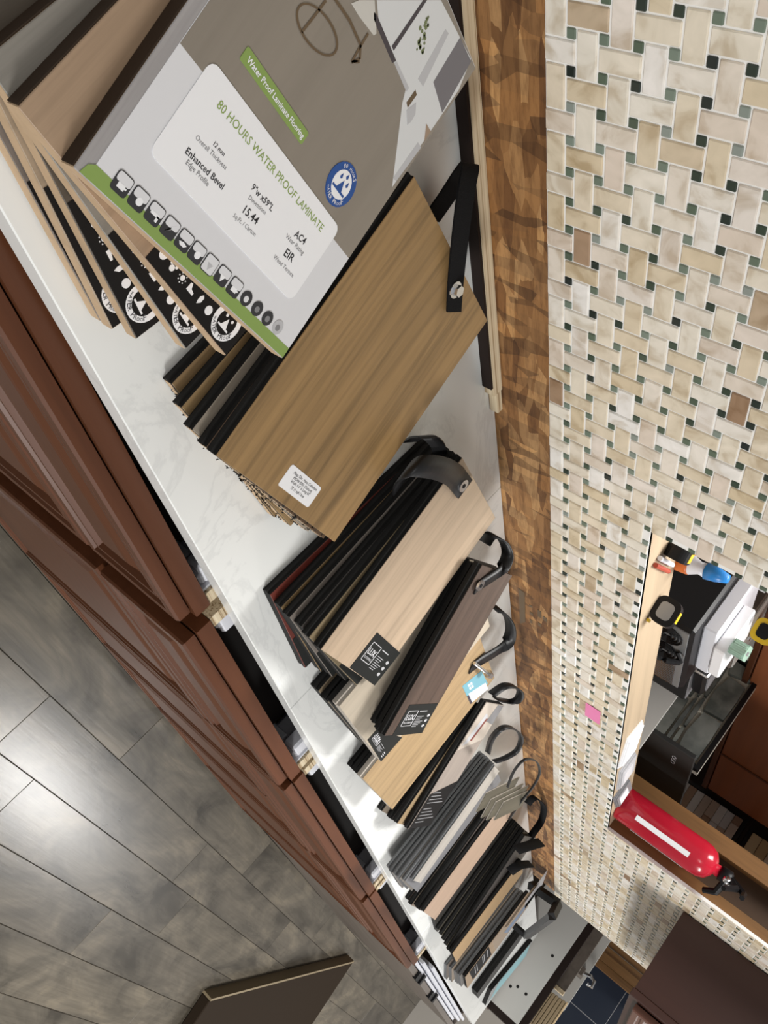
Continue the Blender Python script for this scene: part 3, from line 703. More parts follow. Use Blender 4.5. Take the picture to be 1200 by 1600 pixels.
bm = bmesh.new(); ribbon(bm, Ps, [wv] * len(Ps), .003); link('leather_band', bm, M_LEATHER, s_, True)
q = V((722, 758), .0885); bm = bmesh.new(); tube(bm, [q, q + Vector((0, 0, .003))], .0085, 20); link('rivet', bm, M_STEEL, s_)
bm = bmesh.new(); tube(bm, [q + Vector((0, 0, .0031)), q + Vector((0, 0, .0036))], .003, 10); link('rivet_hole', bm, M_DCORE, s_)
s_ = tag(link('strap_loop', (lambda b: (ribbon(b, smoothpts([V((640, 690), .03), V((655, 682), .06), V((672, 684), .08), V((684, 696), .07), V((688, 712), .04)], 5), [Vector((.2, .4, .2)).normalized() * .02] * 21), b)[1])(bmesh.new()), M_LEATHER), 'black strap loop behind the back ends of the pale maple stack', 'strap')
# ---- stack 4: greige boards partly covered
G4 = 'greige boards under the walnut sample'
for k, (A, B, t) in enumerate([((498, 1080), (550, 1142), .0175), ((513, 1097), (566, 1160), .035), ((524, 1103), (580, 1172), .0525)]):
    board('%s plank sample, %s of the stack under the greige board' % (['tan', 'brown', 'charcoal'][k], ['lowest', 'second', 'third'][k]), A, B, t, .27, facemat([(.30, .23, .15), (.27, .22, .16), (.1, .09, .08)][k]), M_DCORE, th=.017, group=G4, W=.19)
tp4 = board('light greige plank sample with dark label, lying under the walnut board', (530, 1104), (595, 1190), .070, .28, wood('greige', (.44, .38, .30), .14, .42), M_LCORE)
dark_label(tp4, [(574, 1156), (595, 1190), (628, 1152), (588, 1140)])
# ---- stack 5: walnut on top of it
G5 = 'narrow boards under the walnut sample'
for k, A in enumerate([(589, 1133), (595, 1144)]):
    B = (A[0] + 58, A[1] - 5)
    board('narrow dark edged plank, %s of the two beneath the walnut board' % ['lower', 'upper'][k], A, B, .084 + .014 * k, .27, facemat((.32, .27, .2)), M_DCORE, group=G5, W=.122)
tp5 = board('narrow walnut brown plank sample with dark label at its front end', (601, 1150), (659, 1145), .112, .272, wood('walnut', (.10, .066, .05), .55, .5), M_DCORE)
dark_label(tp5, [(612, 1150), (659, 1145), (684, 1099), (640, 1101)])
def loop_strap(label, pts, wv, ma=None, th=.0025, rivet=None, bolt=None, wend=None):
    o = empty('strap', T(0, 0, 0)); tag(o, label, 'strap')
    Pp = smoothpts([V(p[:2], p[2]) for p in pts], 6)
    n_ = len(Pp); Wd = []
    for i_ in range(n_):
        f_ = max(0, min(1, (i_ / (n_ - 1) - .55) / .35)) if wend else 0
        Wd.append((wv * (1 - f_) + (wend or wv) * f_).normalized() * wv.length)
    bm = bmesh.new(); ribbon(bm, Pp, Wd, th); link('band', bm, ma or M_LEATHER, o, True)
    if rivet:
        q = V(rivet[:2], rivet[2]); bm = bmesh.new(); tube(bm, [q, q + Vector((0, 0, .003))], .008, 20); link('rivet', bm, M_STEEL, o)
        bm = bmesh.new(); tube(bm, [q + Vector((0, 0, .0031)), q + Vector((0, 0, .0036))], .003, 10); link('rivet_hole', bm, M_DCORE, o)
    if bolt:
        a, b_ = V(bolt[0][:2], bolt[0][2]), V(bolt[1][:2], bolt[1][2]); d = (b_ - a).normalized()
        bm = bmesh.new(); tube(bm, [a, b_], .003, 10); tube(bm, [b_ - d * .004, b_ + d * .002], .0075, 6); tube(bm, [b_ + d * .004, b_ + d * .012], .006, 6); link('bolt', bm, M_STEEL, o)
    return o
UPV = Vector((0, 0, 1))
loop_strap('black leather strap loop with rivet on the walnut board', [(758, 848, .074), (768, 836, .089), (786, 846, .102), (793, 868, .112), (783, 890, .117), (765, 904, .116), (752, 912, .114), (744, 919, .1138)], UPV * .02, rivet=(749, 914, .116), wend=Vector((.75, -.66, 0)))
loop_strap('wide black strap loop with long bolt on the light oak board', [(770, 950, .05), (785, 955, .062), (797, 975, .07), (795, 1000, .07), (775, 1018, .065), (752, 1032, .06), (736, 1044, .0585)], (UPV + Vector((.4, 0, 0))).normalized() * .024, bolt=((741, 1036, .061), (763, 1053, .070)), wend=Vector((.75, -.66, 0)))
# ---- stack 6: light oak with blue sticker
G6 = 'plank samples under the light oak board'
for k, A in enumerate([(551, 1201), (558, 1208), (563, 1213)]):
    board('dark gray plank sample, %s under the left edge of the light oak board' % ['lowest', 'second', 'third'][k], A, (A[0] + 46, A[1] + 48), .014 * (k + 1), .27, facemat((.12, .115, .11)), M_DCORE, group=G6, W=.15)
tp6 = board('light oak plank sample with blue and white sticker near its back end', (567, 1217), (613, 1265), .056, .30, wood('light_oak', (.39, .27, .145), .25, .45, figure=.1), M_LCORE)
stq = [tp6.loc(p) for p in ((722, 1072), (735, 1100), (762, 1068), (752, 1048))]
sb = patch(tp6, 'sticker', stq, M_TEAL, .0004, px=False)
o_, ux, uy = Vector(stq[0]), Vector(stq[1]) - Vector(stq[0]), Vector(stq[3]) - Vector(stq[0])
def pt(a, b_): q_ = o_ + ux * a + uy * b_; return (q_.x, q_.y)
patch(tp6, 'sticker_table', [pt(.5, .1), pt(.97, .1), pt(.97, .97), pt(.62, .97)], M_WHITE, .0006, px=False, parent=sb)
patch(tp6, 'sticker_foot', [pt(.55, .0), pt(1, .0), pt(1, .09), pt(.55, .09)], mat('dark_print', (.05, .04, .06), .5), .0006, px=False, parent=sb)
bm = bmesh.new()
for a, b_ in ((.12, .22), (.12, .34), (.28, .22), (.28, .34)): poly(bm, [pt(a, b_), pt(a + .11, b_), pt(a + .11, b_ + .09), pt(a, b_ + .09)], .0003, .0007)
link('sticker_marks', bm, M_PAPER, sb)
for k, (A, B, W6) in enumerate([((597, 1268), (640, 1290), .13), ((612, 1281), (640, 1290), .11), ((621, 1287), (641, 1291), .10)]):
    board('%s plank jutting past the light oak board, %s of three' % (['dark', 'black edged', 'tan'][k], ['lowest', 'middle', 'topmost'][k]), A, B, .014 * (k + 1), .27, facemat([(.16, .13, .1), (.11, .1, .09), (.36, .26, .15)][k]), M_DCORE, W=W6, group='boards jutting past the light oak board')
loop_strap('twisted black leather strap loop above the photo board', [(768, 1085, .055), (788, 1072, .07), (805, 1073, .08), (813, 1082, .082), (808, 1094, .075), (795, 1096, .06), (775, 1092, .05)], UPV * .018)
# ---- board 7: photo board with dark text foot
b7 = board('plank sample with a room photo and a dark text panel at its front end', (638, 1296), None, .0575, None, wood('grey_taupe', (.33, .28, .245), .2, .42), M_DCORE, D=(760, 1097), W=.105)
patch(b7, 'text_panel', [(.001, .001), (b7.W - .001, .001), (b7.W - .001, .105), (.001, .078)], M_BLACK, .0005, px=False)
bm = bmesh.new()
for k in range(9): box(bm, .012, .05 + .013 * ((k * 3) % 4), .014 + .0075 * k + (.006 if k > 4 else 0), .0158 + .0075 * k + (.006 if k > 4 else 0), .0004, .0008)
link('text_lines', bm, M_GREY, b7.o)
L7 = b7.L
ph = patch(b7, 'room_photo', [(.001, L7 * .62), (b7.W - .001, L7 * .72), (b7.W - .001, L7 - .001), (.001, L7 - .001)], mat('photo_beige', (.5, .44, .38), .4), .0005, px=False)
patch(b7, 'photo_patch', [(.01, L7 * .66), (.03, L7 * .68), (.055, L7 * .9), (.035, L7 * .92)], M_LGREY, .0007, px=False, parent=ph)
patch(b7, 'photo_patch', [(.035, L7 * .70), (.045, L7 * .70), (.06, L7 * .88), (.05, L7 * .88)], mat('photo_maroon', (.2, .06, .05), .5), .0009, px=False, parent=ph)
patch(b7, 'photo_header', [(.06, L7 * .86), (b7.W - .002, L7 * .84), (b7.W - .002, L7 - .002), (.07, L7 - .002)], M_GREY, .0009, px=False, parent=ph)
# ---- stack 8: gray boards
G8 = 'gray plank samples on the thin ring'
A8 = [(609, 1357), (613, 1364), (619, 1368), (625, 1373), (633, 1377), (646, 1376)]; D8 = [(754, 1177), (759, 1181), (763, 1184), (767, 1188), (772, 1193), (773, 1197)]
ordn = ['lowest', 'second', 'third', 'fourth', 'fifth', 'topmost', 'seventh']
for k in range(6):
    board('gray edged plank sample, %s from the bottom of the gray stack' % ordn[k] if k < 5 else 'whitish gray plank sample on top of the gray stack', A8[k], None, .029 + .0105 * k, None, facemat([(.15, .14, .13), (.27, .24, .22), (.14, .14, .15), (.28, .25, .22), (.17, .17, .18), (.42, .39, .35)][k]), M_GCORE, th=.010, D=D8[k], W=.13 if k < 5 else .055, group=G8)
loop_strap('gray black leather ring loop at the back of the gray plank stack', [(762, 1176, .085), (768, 1155, .105), (784, 1138, .12), (802, 1138, .125), (814, 1152, .12), (808, 1172, .11), (790, 1184, .1), (772, 1190, .088)], UPV * .012)
# ---- stack 9: dark boards with beige top
G9 = 'dark plank samples under the beige board'
A9 = [(638, 1407), (643, 1415), (652, 1418), (655, 1422), (662, 1425)]; D9 = [(757, 1243), (764, 1247), (771, 1251), (775, 1253), (788, 1253)]
for k in range(5):
    board('dark edged plank sample, %s from the bottom under the beige board' % ordn[k] if k < 4 else 'pinkish beige plank sample on top of a dark edged stack', A9[k], None, .012 + .0125 * k, None, facemat([(.1, .07, .055), (.33, .26, .2), (.09, .07, .06), (.1, .08, .07), (.42, .30, .22)][k], .15), M_DCORE, th=.012, D=D9[k], W=.14, group=G9)
for k, (p, q_) in enumerate((((760, 1240), (812, 1215)), ((768, 1250), (818, 1225)), ((776, 1254), (826, 1228)), ((788, 1254), (828, 1236)))):
    board('olive gray end of a plank, %s of four behind the beige board' % ['first', 'second', 'third', 'nearest'][k], p, None, .074 + .004 * k, None, facemat((.105, .094, .068), .3), M_LCORE, th=.0035, D=q_, W=.05, group='olive gray plank ends', name='plank_end', tongue=False)
loop_strap('thin black cord loop tied through the beige board', [(793, 1230, .1), (803, 1205, .12), (820, 1187, .135), (838, 1190, .135), (843, 1208, .125), (832, 1230, .105), (812, 1255, .085), (795, 1280, .066)], UPV * .006)
# ---- stack 10
G10 = 'dark plank samples under the tan board'
A10 = [(677, 1433), (685, 1453), (690, 1462), (694, 1470), (698, 1478), (702, 1486)]; D10 = [(800, 1277), (806, 1283), (811, 1288), (816, 1293), (819, 1299), (820, 1306)]
for k in range(6):
    board('dark ribbed plank sample, %s from the bottom under the tan board' % ordn[k], A10[k], None, .012 + .0125 * k, None, facemat([(.05, .047, .043), (.08, .07, .055), (.15, .13, .09), (.06, .055, .05), (.14, .12, .08), (.07, .06, .055)][k], .4), M_DCORE, th=.012, D=D10[k], W=.15, group=G10)
board('tan plank sample on top of the dark ribbed stack', (707, 1490), None, .088, None, facemat((.42, .28, .145), .12), M_DCORE, th=.012, D=(815, 1345), W=.12)
loop_strap('wide black strap loop hanging behind the dark ribbed stack', [(824, 1256, .05), (836, 1246, .06), (849, 1260, .068), (846, 1282, .07), (834, 1300, .07), (824, 1314, .07)], UPV * .02, M_NYLON)
loop_strap('short flat black strap end over the dark ribbed stack', [(806, 1328, .092), (825, 1322, .1), (846, 1316, .1)], (UPV + Vector((1, 0, 0))).normalized() * .035, M_NYLON)
loop_strap('short flat black strap end over the tan board', [(796, 1362, .092), (812, 1352, .1), (830, 1350, .1)], (UPV + Vector((1, 0, 0))).normalized() * .03, M_NYLON)
# ---- stack 11 photo boards
G11 = 'thin plank samples under the far photo board'
for k, (A, D) in enumerate((((698, 1509), (800, 1380)), ((706, 1514), (806, 1386)), ((713, 1520), (812, 1390)), ((719, 1525), (818, 1394)))):
    board('gray brown thin plank sample, %s from the bottom under the far photo board' % ordn[k], A, None, .012 + .0125 * k, None, facemat([(.15, .12, .1), (.3, .24, .18), (.1, .095, .09), (.2, .19, .18)][k]), M_GCORE, th=.012, D=D, W=.14, group=G11)
b11 = board('plank sample with colourful room photo and dark text band near the far counter end', (727, 1527), None, .063, None, wood('light_pine', (.45, .33, .22), .15, .42), M_DCORE, th=.012, D=(826, 1394), W=.16)
L11 = b11.L
patch(b11, 'text_band', [(.005, .02), (b11.W - .02, .03), (b11.W - .02, .13), (.005, .12)], M_BLACK, .0006, px=False)
bm = bmesh.new()
for y_ in (.045, .055, .085, .092, .11): box(bm, .02, b11.W - .05, y_, y_ + .003, .0006, .0009)
link('text_lines', bm, M_LGREY, b11.o)
ph = patch(b11, 'room_photo', [(.002, .14), (b11.W - .002, .15), (b11.W - .002, L11 - .002), (.002, L11 - .002)], mat('photo_tan2', (.42, .33, .25), .4), .0006, px=False)
patch(b11, 'photo_patch', [(.02, .2), (.06, .22), (.05, .4), (.01, .36)], M_BRN, .0009, px=False, parent=ph)
patch(b11, 'photo_patch', [(.08, .2), (.14, .22), (.13, .42), (.1, .4)], mat('photo_bluegrey', (.25, .31, .42), .4), .0009, px=False, parent=ph)
patch(b11, 'photo_patch', [(.03, .45), (.13, .42), (.14, L11 - .02), (.04, L11 - .02)], M_LGREY, .0009, px=False, parent=ph)
# ---- stack 12 at the counter end
board('long dark plank sample lying near the end of the countertop', (746, 1552), None, .03, None, facemat((.06, .058, .056)), M_DCORE, th=.029, D=(816, 1456), W=.09)
b12 = board('thin sample board with teal label at the end of the countertop', (768, 1548), None, .02, None, facemat((.3, .3, .3)), M_DCORE, th=.019, D=(832, 1470), W=.12)
patch(b12, 'teal_label', [(.004, .06), (b12.W - .004, .03), (b12.W - .004, b12.L - .004), (.004, b12.L - .02)], mat('teal_label', (.22, .42, .46), .4), .0006, px=False)
# black display bracket standing on the counter
br = empty('display_bracket', T(0, 0, 0)); tag(br, 'black metal display bracket standing among the far photo boards', 'bracket')
def bar(parent, a, b_, r, ma=None, nm='bar'):
    bm = bmesh.new(); tube(bm, [a, b_], r, 4); return link(nm, bm, ma or M_BLKPLAS, parent)
k0 = aty((822, 1377), .61); k1 = aty((872, 1412), .61); k2 = aty((862, 1432), .55); k3 = aty((822, 1462), .49)
bar(br, Vector((k0.x, k0.y, CZ + .017)), k1, .018, nm='upright'); bar(br, k1, k2, .017, nm='arm'); bar(br, k2, Vector((k3.x, k3.y, k3.z)), .016, nm='arm')
bar(br, Vector((k3.x, k3.y, CZ + .001)), Vector((k3.x, k3.y, k3.z)), .012, nm='post')

# ================================================================== WALL CABINET, OPENING, BACK ROOM
wc = empty('wall_cabinet', T(2.42, YT - .002, 1.395)); tag(wc, 'dark cherry wall cabinet hung on the tiled wall at the far end', 'cabinet')
bx('carcass', M_DKCH, wc, 0, .75, -.225, 0, 0, .75, bev=.001)
bx('face_frame', M_DKCH, wc, -.002, .752, -.245, -.2255, -.003, .75, bev=.002)
for k in range(2): panel_front('door', wc, .02 + k * .36, .37 + k * .36, .02, .74, -.267, M_CHERRYV)
# fire extinguisher on the sill against the far jamb
ex = empty('fire_extinguisher', T(2.185, .705, OZ0)); tag(ex, 'red fire extinguisher standing on the sill of the wall opening', 'extinguisher')
def lathe(name, prof, ma, parent, n=28, mw=None):
    bm = bmesh.new(); rings = []
    for r, z in prof: rings.append([bm.verts.new((r * math.cos(2 * math.pi * k / n), r * math.sin(2 * math.pi * k / n), z)) for k in range(n)])
    for A, B in zip(rings, rings[1:]):
        for k in range(n): bm.faces.new((A[k], A[(k + 1) % n], B[(k + 1) % n], B[k]))
    bm.faces.new(rings[0][::-1]); bm.faces.new(rings[-1])
    o = link(name, bm, ma, parent, True)
    if mw is not None: o.matrix_local = mw
    return o
lathe('cylinder', [(.040, 0), (.043, .004), (.043, .205), (.041, .222), (.034, .238), (.02, .248), (.014, .25), (.014, .268)], M_RED, ex)
lathe('collar', [(.018, .262), (.018, .285), (.012, .29)], M_BLKPLAS, ex)
bm = bmesh.new(); tube(bm, [Vector((0, 0, .285)), Vector((-.03, -.02, .305)), Vector((-.075, -.05, .285))], [.011, .009, .006], 6); tube(bm, [Vector((0, 0, .29)), Vector((-.03, -.02, .325)), Vector((-.08, -.045, .325))], [.01, .008, .006], 6); link('lever', bm, M_BLKPLAS, ex)
bm = bmesh.new(); tube(bm, [Vector((.005, -.01, .28)), Vector((.03, -.035, .275)), Vector((.045, -.045, .25))], [.009, .009, .007], 8); link('nozzle', bm, M_BLKPLAS, ex)
lathe('gauge', [(.009, -.004), (.009, .004)], M_STEEL, ex, 16, Matrix.Translation((-.018, -.012, .282)) @ Matrix.Rotation(math.pi / 2, 4, 'Y'))
bm = bmesh.new()
for a0 in (-2.75, -1.45):
    for k in range(6):
        a, b_ = a0 + k * .05, a0 + (k + 1) * .05; r = .0434
        bm.faces.new([bm.verts.new((r * math.cos(x), r * math.sin(x), z)) for x, z in ((a, .05), (b_, .05), (b_, .19), (a, .19))])
link('instruction_label', bm, M_WHITE, ex)
# cards and brochures on the sill
for k, (px_, py_, lab, ma) in enumerate(((978, 1170, 'white card stack lying on the plywood sill', M_WHITE), (968, 1215, 'gray brochure stack lying on the plywood sill', M_LGREY), (962, 1250, 'dark card holder beside the extinguisher on the sill', M_GREY))):
    q = atz((px_, py_), OZ0); e = empty('card_stack', T(q.x, .69, OZ0, .2 * (k - 1))); tag(e, lab, 'cards', 'cards on the sill')
    bm = bmesh.new()
    for i in range(3): box(bm, -.06 + .006 * i, .06 - .005 * i, -.03 + .003 * i, .03, .003 * i, .003 * i + .0026)
    link('cards', bm, ma, e)
    bx('top_card', M_WHITE if k != 1 else M_PAPER, e, -.03, .035, -.018, .015, .0088, .0105)
# tape measure on the sill
def tape(name, label, p, rz, body, ma_clip, sc=1.0, pl=.62):
    e = empty(name, T(p.x, p.y, p.z, rz)); tag(e, label, 'tape measure')
    bm = bmesh.new(); poly(bm, [(x * sc, y * sc) for x, y in rrect(-.034, .034, 0, .06, .02, 5)], -.017 * sc, .017 * sc); bmesh.ops.rotate(bm, verts=bm.verts, matrix=Matrix.Rotation(math.pi / 2, 3, 'X')); link('case', bm, body, e)
    bm = bmesh.new(); poly(bm, [(x * sc, y * sc) for x, y in rrect(-.034 * pl, .034 * pl, .03 - .028 * pl, .03 + .028 * pl, .018 * pl, 5)], .017 * sc, .0185 * sc); bmesh.ops.rotate(bm, verts=bm.verts, matrix=Matrix.Rotation(math.pi / 2, 3, 'X')); link('face_plate', bm, ma_clip, e)
    bx('blade_tip', M_YEL if body != M_YEL else M_STEEL, e, .034 * sc, .042 * sc, -.01 * sc, .01 * sc, .002 * sc, .008 * sc)
    bx('badge', M_YEL if body != M_YEL else M_BLKPLAS, e, -.014 * sc, .014 * sc, -.012 * sc, .012 * sc, .06 * sc, .0608 * sc)
    bx('belt_clip', M_BLKPLAS, e, -.02 * sc, .02 * sc, .018 * sc, .0215 * sc, .014 * sc, .045 * sc)
    return e
q = atz((1037, 935), OZ0); tape('tape_measure', 'black and gray tape measure standing on the plywood sill', Vector((1.235, .70, OZ0)), -1.1, M_BLKPLAS, M_SHEET, .68)
q = atz((1010, 880), OZ0); tape('tape_measure', 'black tape measure tucked in the near corner of the opening', Vector((1.085, .712, OZ0)), .7, M_BLKPLAS, M_GREY, .6)
pen = empty('pen', T(1.075, .668, OZ0 + .004, .35)); tag(pen, 'red and white pen lying on the sill corner', 'pen')
bm = bmesh.new(); tube(bm, [Vector((0, 0, 0)), Vector((.09, .02, 0))], .004, 8); link('barrel', bm, mat('red_pen', (.4, .06, .03), .4), pen)
bm = bmesh.new(); tube(bm, [Vector((.0, .012, 0)), Vector((.09, .032, 0))], .004, 8); link('second_barrel', bm, M_PLAS, pen)
# back counter behind the wall, tower computer and clutter
bc = empty('back_counter', T(0, 0, 0)); tag(bc, 'gray worktop behind the tiled wall, seen through the opening', 'counter')
bx('worktop', M_GWOOD, bc, .7, 3.1, YB + .06, 1.75, .855, .88); bx('plinth', M_DKBRN, bc, .72, 3.08, YB + .08, 1.7, 0, .855)
tw = empty('computer_tower', T(1.475, .82, .8805, .04)); tag(tw, 'black computer tower with silver rear fan grilles behind the opening', 'computer')
HT = .31
bx('case', M_BLKPLAS, tw, 0, .255, .004, .42, 0, HT, bev=.006)
bm = bmesh.new(); box(bm, .008, .247, 0, .0045, .012, HT - .008); link('rear_panel', bm, M_SHEET, tw)
for cxf, czf in ((.045, HT - .048), (.115, HT - .048)):
    bm = bmesh.new()
    for rr in (.03, .023, .016, .009):
        pts = [Vector((cxf + rr * math.cos(a * .4488), -.002, czf + rr * math.sin(a * .4488))) for a in range(14)]; tube(bm, pts, .0022, 4, True)
    link('fan_grille', bm, M_BLKPLAS, tw)
bm = bmesh.new()
for k in range(12): box(bm, .155 + .0075 * k, .159 + .0075 * k, -.003, 0, HT - .085, HT - .02)
link('slot_covers', bm, M_STEEL, tw)
bm = bmesh.new(); tube(bm, smoothpts([Vector((.08, -.004, HT - .1)), Vector((.085, -.035, HT - .05)), Vector((.10, -.015, HT - .01)), Vector((.09, -.003, HT - .02))], 5), .006, 8); link('power_cord', bm, M_BLKPLAS, tw)
tz = .8805 + HT
def small(name, lab, cat, loc, rz, parts, grp=None):
    e = empty(name, T(*loc, rz)); tag(e, lab, cat, grp)
    for nm, ma, a, bv in parts: bx(nm, ma, e, *a, bev=bv)
    return e
small('paper_box', 'white paper box lying on top of the computer tower', 'box', (1.60, .96, tz), .05, [('body', M_PLAS, (-.1, .08, -.09, .09, 0, .03), .003), ('lid', M_WHITE, (-.06, .05, -.1, .02, .0305, .055), .003), ('label', M_LGREY, (-.05, -.03, -.0, .015, .0552, .056), 0)])
small('paper_stack', 'pile of white papers behind the tower top', 'papers', (1.56, 1.16, tz), .15, [('sheets', M_WHITE, (-.1, .12, -.06, .12, 0, .028), .001), ('top_sheet', M_PAPER, (-.09, .11, -.05, .13, .0285, .032), 0)])
small('desk_phone', 'black and silver handset beyond the white boxes', 'phone', (1.865, .972, .8805 + .2926), .1, [('base', M_BLKPLAS, (-.05, .06, -.035, .035, 0, .03), .006), ('rim', M_STEEL, (-.06, -.0505, -.035, .035, .0, .034), .003), ('pad', M_GREY, (-.03, .04, -.025, .025, .0305, .034), 0)])
cb = empty('dark_carton', T(1.77, .93, .8805)); tag(cb, 'dark carton beyond the computer tower carrying the handset', 'box')
bx('body', M_DCORE, cb, 0, .2, 0, .085, 0, .2895, bev=.003); bx('flap', M_GREY, cb, .01, .19, .002, .083, .29, .2925)
cb2 = empty('gray_carton', T(1.76, 1.06, .8805)); tag(cb2, 'gray carton behind the papers with a yellow tape measure on top', 'box')
bx('body', M_GWOOD, cb2, 0, .2, 0, .16, 0, .3345, bev=.003); bx('flap', M_PANEL, cb2, .01, .19, .002, .158, .335, .338)
tape('tape_measure', 'yellow tape measure lying on a carton beyond the computer tower', Vector((1.845, 1.13, .8805 + .3382)), -1.0, M_YEL, M_BLKPLAS, .85)
e = empty('foam_block', T(1.565, .895, tz + .0555 + .009, .5)); tag(e, 'rounded mint green block on top of the white paper box', 'block')
bm = bmesh.new(); poly(bm, rrect(-.042, .042, -.016, .016, .014, 5), -.009, .02); bmesh.ops.bevel(bm, geom=bm.edges[:], offset=.003, segments=2, affect='EDGES'); link('body', bm, M_MINT, e); bx('mark', M_GREY, e, -.02, .01, -.004, .004, .0201, .0206)
# glue bottle lying along the near jamb
gb = empty('glue_bottle', frame(aty((1052, 872), .765), aty((1138, 905), .765) - aty((1052, 872), .765), Vector((0, 1, 0)))); tag(gb, 'white bottle with orange grip and blue cap leaning at the near jamb', 'bottle')
Rx = Matrix.Rotation(math.pi / 2, 4, 'Y')
LB = (aty((1138, 905), .765) - aty((1052, 872), .765)).length
lathe('body', [(.012, 0), (.016, .01), (.016, LB * .35), (.010, LB * .5), (.012, LB * .62)], M_PLAS, gb, 20, Rx)
lathe('grip', [(.0165, LB * .02), (.0172, LB * .1), (.0172, LB * .3), (.0165, LB * .34)], M_ORANGE, gb, 20, Rx)
lathe('cap', [(.014, LB * .62), (.012, LB * .8), (.007, LB)], M_CYAN, gb, 20, Rx)
# red cherry cabinet on the back wall
p0 = aty((1200, 950), 1.2); p1 = aty((1109, 1234), 1.2)
rc = empty('back_cabinet', T(p0.x - .5, 1.2, p0.z)); tag(rc, 'reddish cherry cabinet hanging beyond the opening', 'cabinet')
wdt = p1.x - p0.x + .5
bx('carcass', M_REDCH, rc, 0, wdt, .0205, .34, .018, .7, bev=.001); bx('front_panel', M_REDCH, rc, .002, wdt - .002, 0, .02, .02, .70, bev=.002); bx('bottom_rail', M_CHERRY, rc, 0, wdt, -.006, .335, 0, .0175, bev=.002)
bx('divider', M_CHERRY, rc, wdt - .32, wdt - .31, -.003, -.0002, .02, .70)
# sample panels standing behind: slate panel, dark board, ledger panels
def panel(name, lab, quad, x, ma_back, grp=None, cat='panel'):
    """quad: 4 px corners, facing the camera in the plane X=x; returns local frame"""
    pts = [atx(p, x) for p in quad]; return pts
def stone_panel(name, lab, y0, y1, z0, z1, x, ma, rows, seed, irregular=False, bw=.012):
    rnd = random.Random(seed); e = empty(name, T(x, y0, z0)); tag(e, lab, 'stone panel')
    wy, hz = y1 - y0, z1 - z0
    bx('backing', mat('mortar', (.6, .58, .5), .8) if irregular else M_DCORE, e, .012, .03, 0, wy, 0, hz)
    for a in ((0, bw, 0, hz), (wy - bw, wy, 0, hz), (bw, wy - bw, 0, bw), (bw, wy - bw, hz - bw, hz)): bx('border_strip', M_BLKPLAS, e, -.004, .0118, *a)
    z = bw + .002; wts = [2, 1, 1.5, .5, .5, 1.3, .45, .45, 1.8] if irregular else [1] * rows; unit = (hz - 2 * bw - .004) / sum(wts)
    for r in range(len(wts)):
        hh = unit * wts[r]
        y = bw + .002
        while y < wy - bw - .01:
            ww = min(rnd.uniform(.06, .16) if not irregular else rnd.uniform(.07, .17), wy - bw - .002 - y)
            if wy - bw - .002 - (y + ww) < .03: ww = wy - bw - .002 - y
            d = rnd.uniform(0, .006)
            if irregular:
                j = lambda: rnd.uniform(-.012, .012) * min(1, hh / .06); d *= .4
                bm = bmesh.new(); pts = [(y + .004, z + .004 + abs(j())), (y + ww * .5 + j(), z + .003), (y + ww - .004, z + .004 + abs(j())), (y + ww - .003 - abs(j()), z + hh - .005), (y + ww * .5 + j(), z + hh - .003), (y + .003 + abs(j()), z + hh - .005)]
                va = [bm.verts.new((-d, *p_)) for p_ in pts]; vb = [bm.verts.new((.0118, *p_)) for p_ in pts]
                bm.faces.new(va); bm.faces.new(vb[::-1])
                for i in range(6): bm.faces.new((va[i], vb[i], vb[(i + 1) % 6], va[(i + 1) % 6]))
                link('stone', bm, ma, e)
            else: bx('stone', ma, e, -d - .002, .0118, y, y + ww - .001, z, z + hh - .001, bev=.001)
            y += ww
        z += hh
    return e
stone_panel('slate_display', 'dark slate stone sample panel with black border beyond the computer', .90, 1.25, .882, 1.26, 2.22, M_SLATE, 6, 5, True)
stone_panel('ledger_display', 'white and brown ledger stone sample panel beyond the dark board', .98, 1.22, 1.0, 1.395, 3.12, M_LEDGE, 13, 8)
stone_panel('tan_ledger_display', 'tan ledger stone sample panel at the right of the white one', .86, 1.22, 1.41, 1.86, 3.16, M_LEDGE2, 12, 9)
bp_ = empty('panel_stand', T(3.2, .84, 0)); tag(bp_, 'dark display stand holding the ledger stone panels', 'stand')
bx('back_board', M_DKBRN, bp_, 0, .03, 0, .6, 0, 1.95); bx('ledge', M_DKBRN, bp_, -.09, -.0005, .1, .42, .96, .998); bx('ledge', M_DKBRN, bp_, -.045, -.0005, 0, .40, 1.397, 1.4085)
sb_ = empty('sample_sheet', T(2.05, .80, .8805, .0)); tag(sb_, 'pale gray board standing beside the computer tower', 'board')
bx('sheet', M_PANEL, sb_, 0, .012, 0, .2, 0, .26); bx('edge', M_DCORE, sb_, -.001, .013, .2005, .208, 0, .26)
q = aty((1004, 1132), .86); q2 = aty((1059, 1280), .86)
bb = empty('dark_board', T(2.07, .86, .8805, 0)); tag(bb, 'matt black sample board with small white emblem seen through the opening', 'board')
bx('panel', mat('matt_black', (.014, .014, .013), .6), bb, 0, .44, 0, .012, 0, .372, bev=.001)
bm = bmesh.new()
for k in range(3): tube(bm, [Vector((.06 + .016 * k + .007 * math.cos(a * .6283), -.0005, .325 + .005 * math.sin(a * .6283))) for a in range(10)], .0008, 4, True)
link('emblem', bm, M_LGREY, bb)
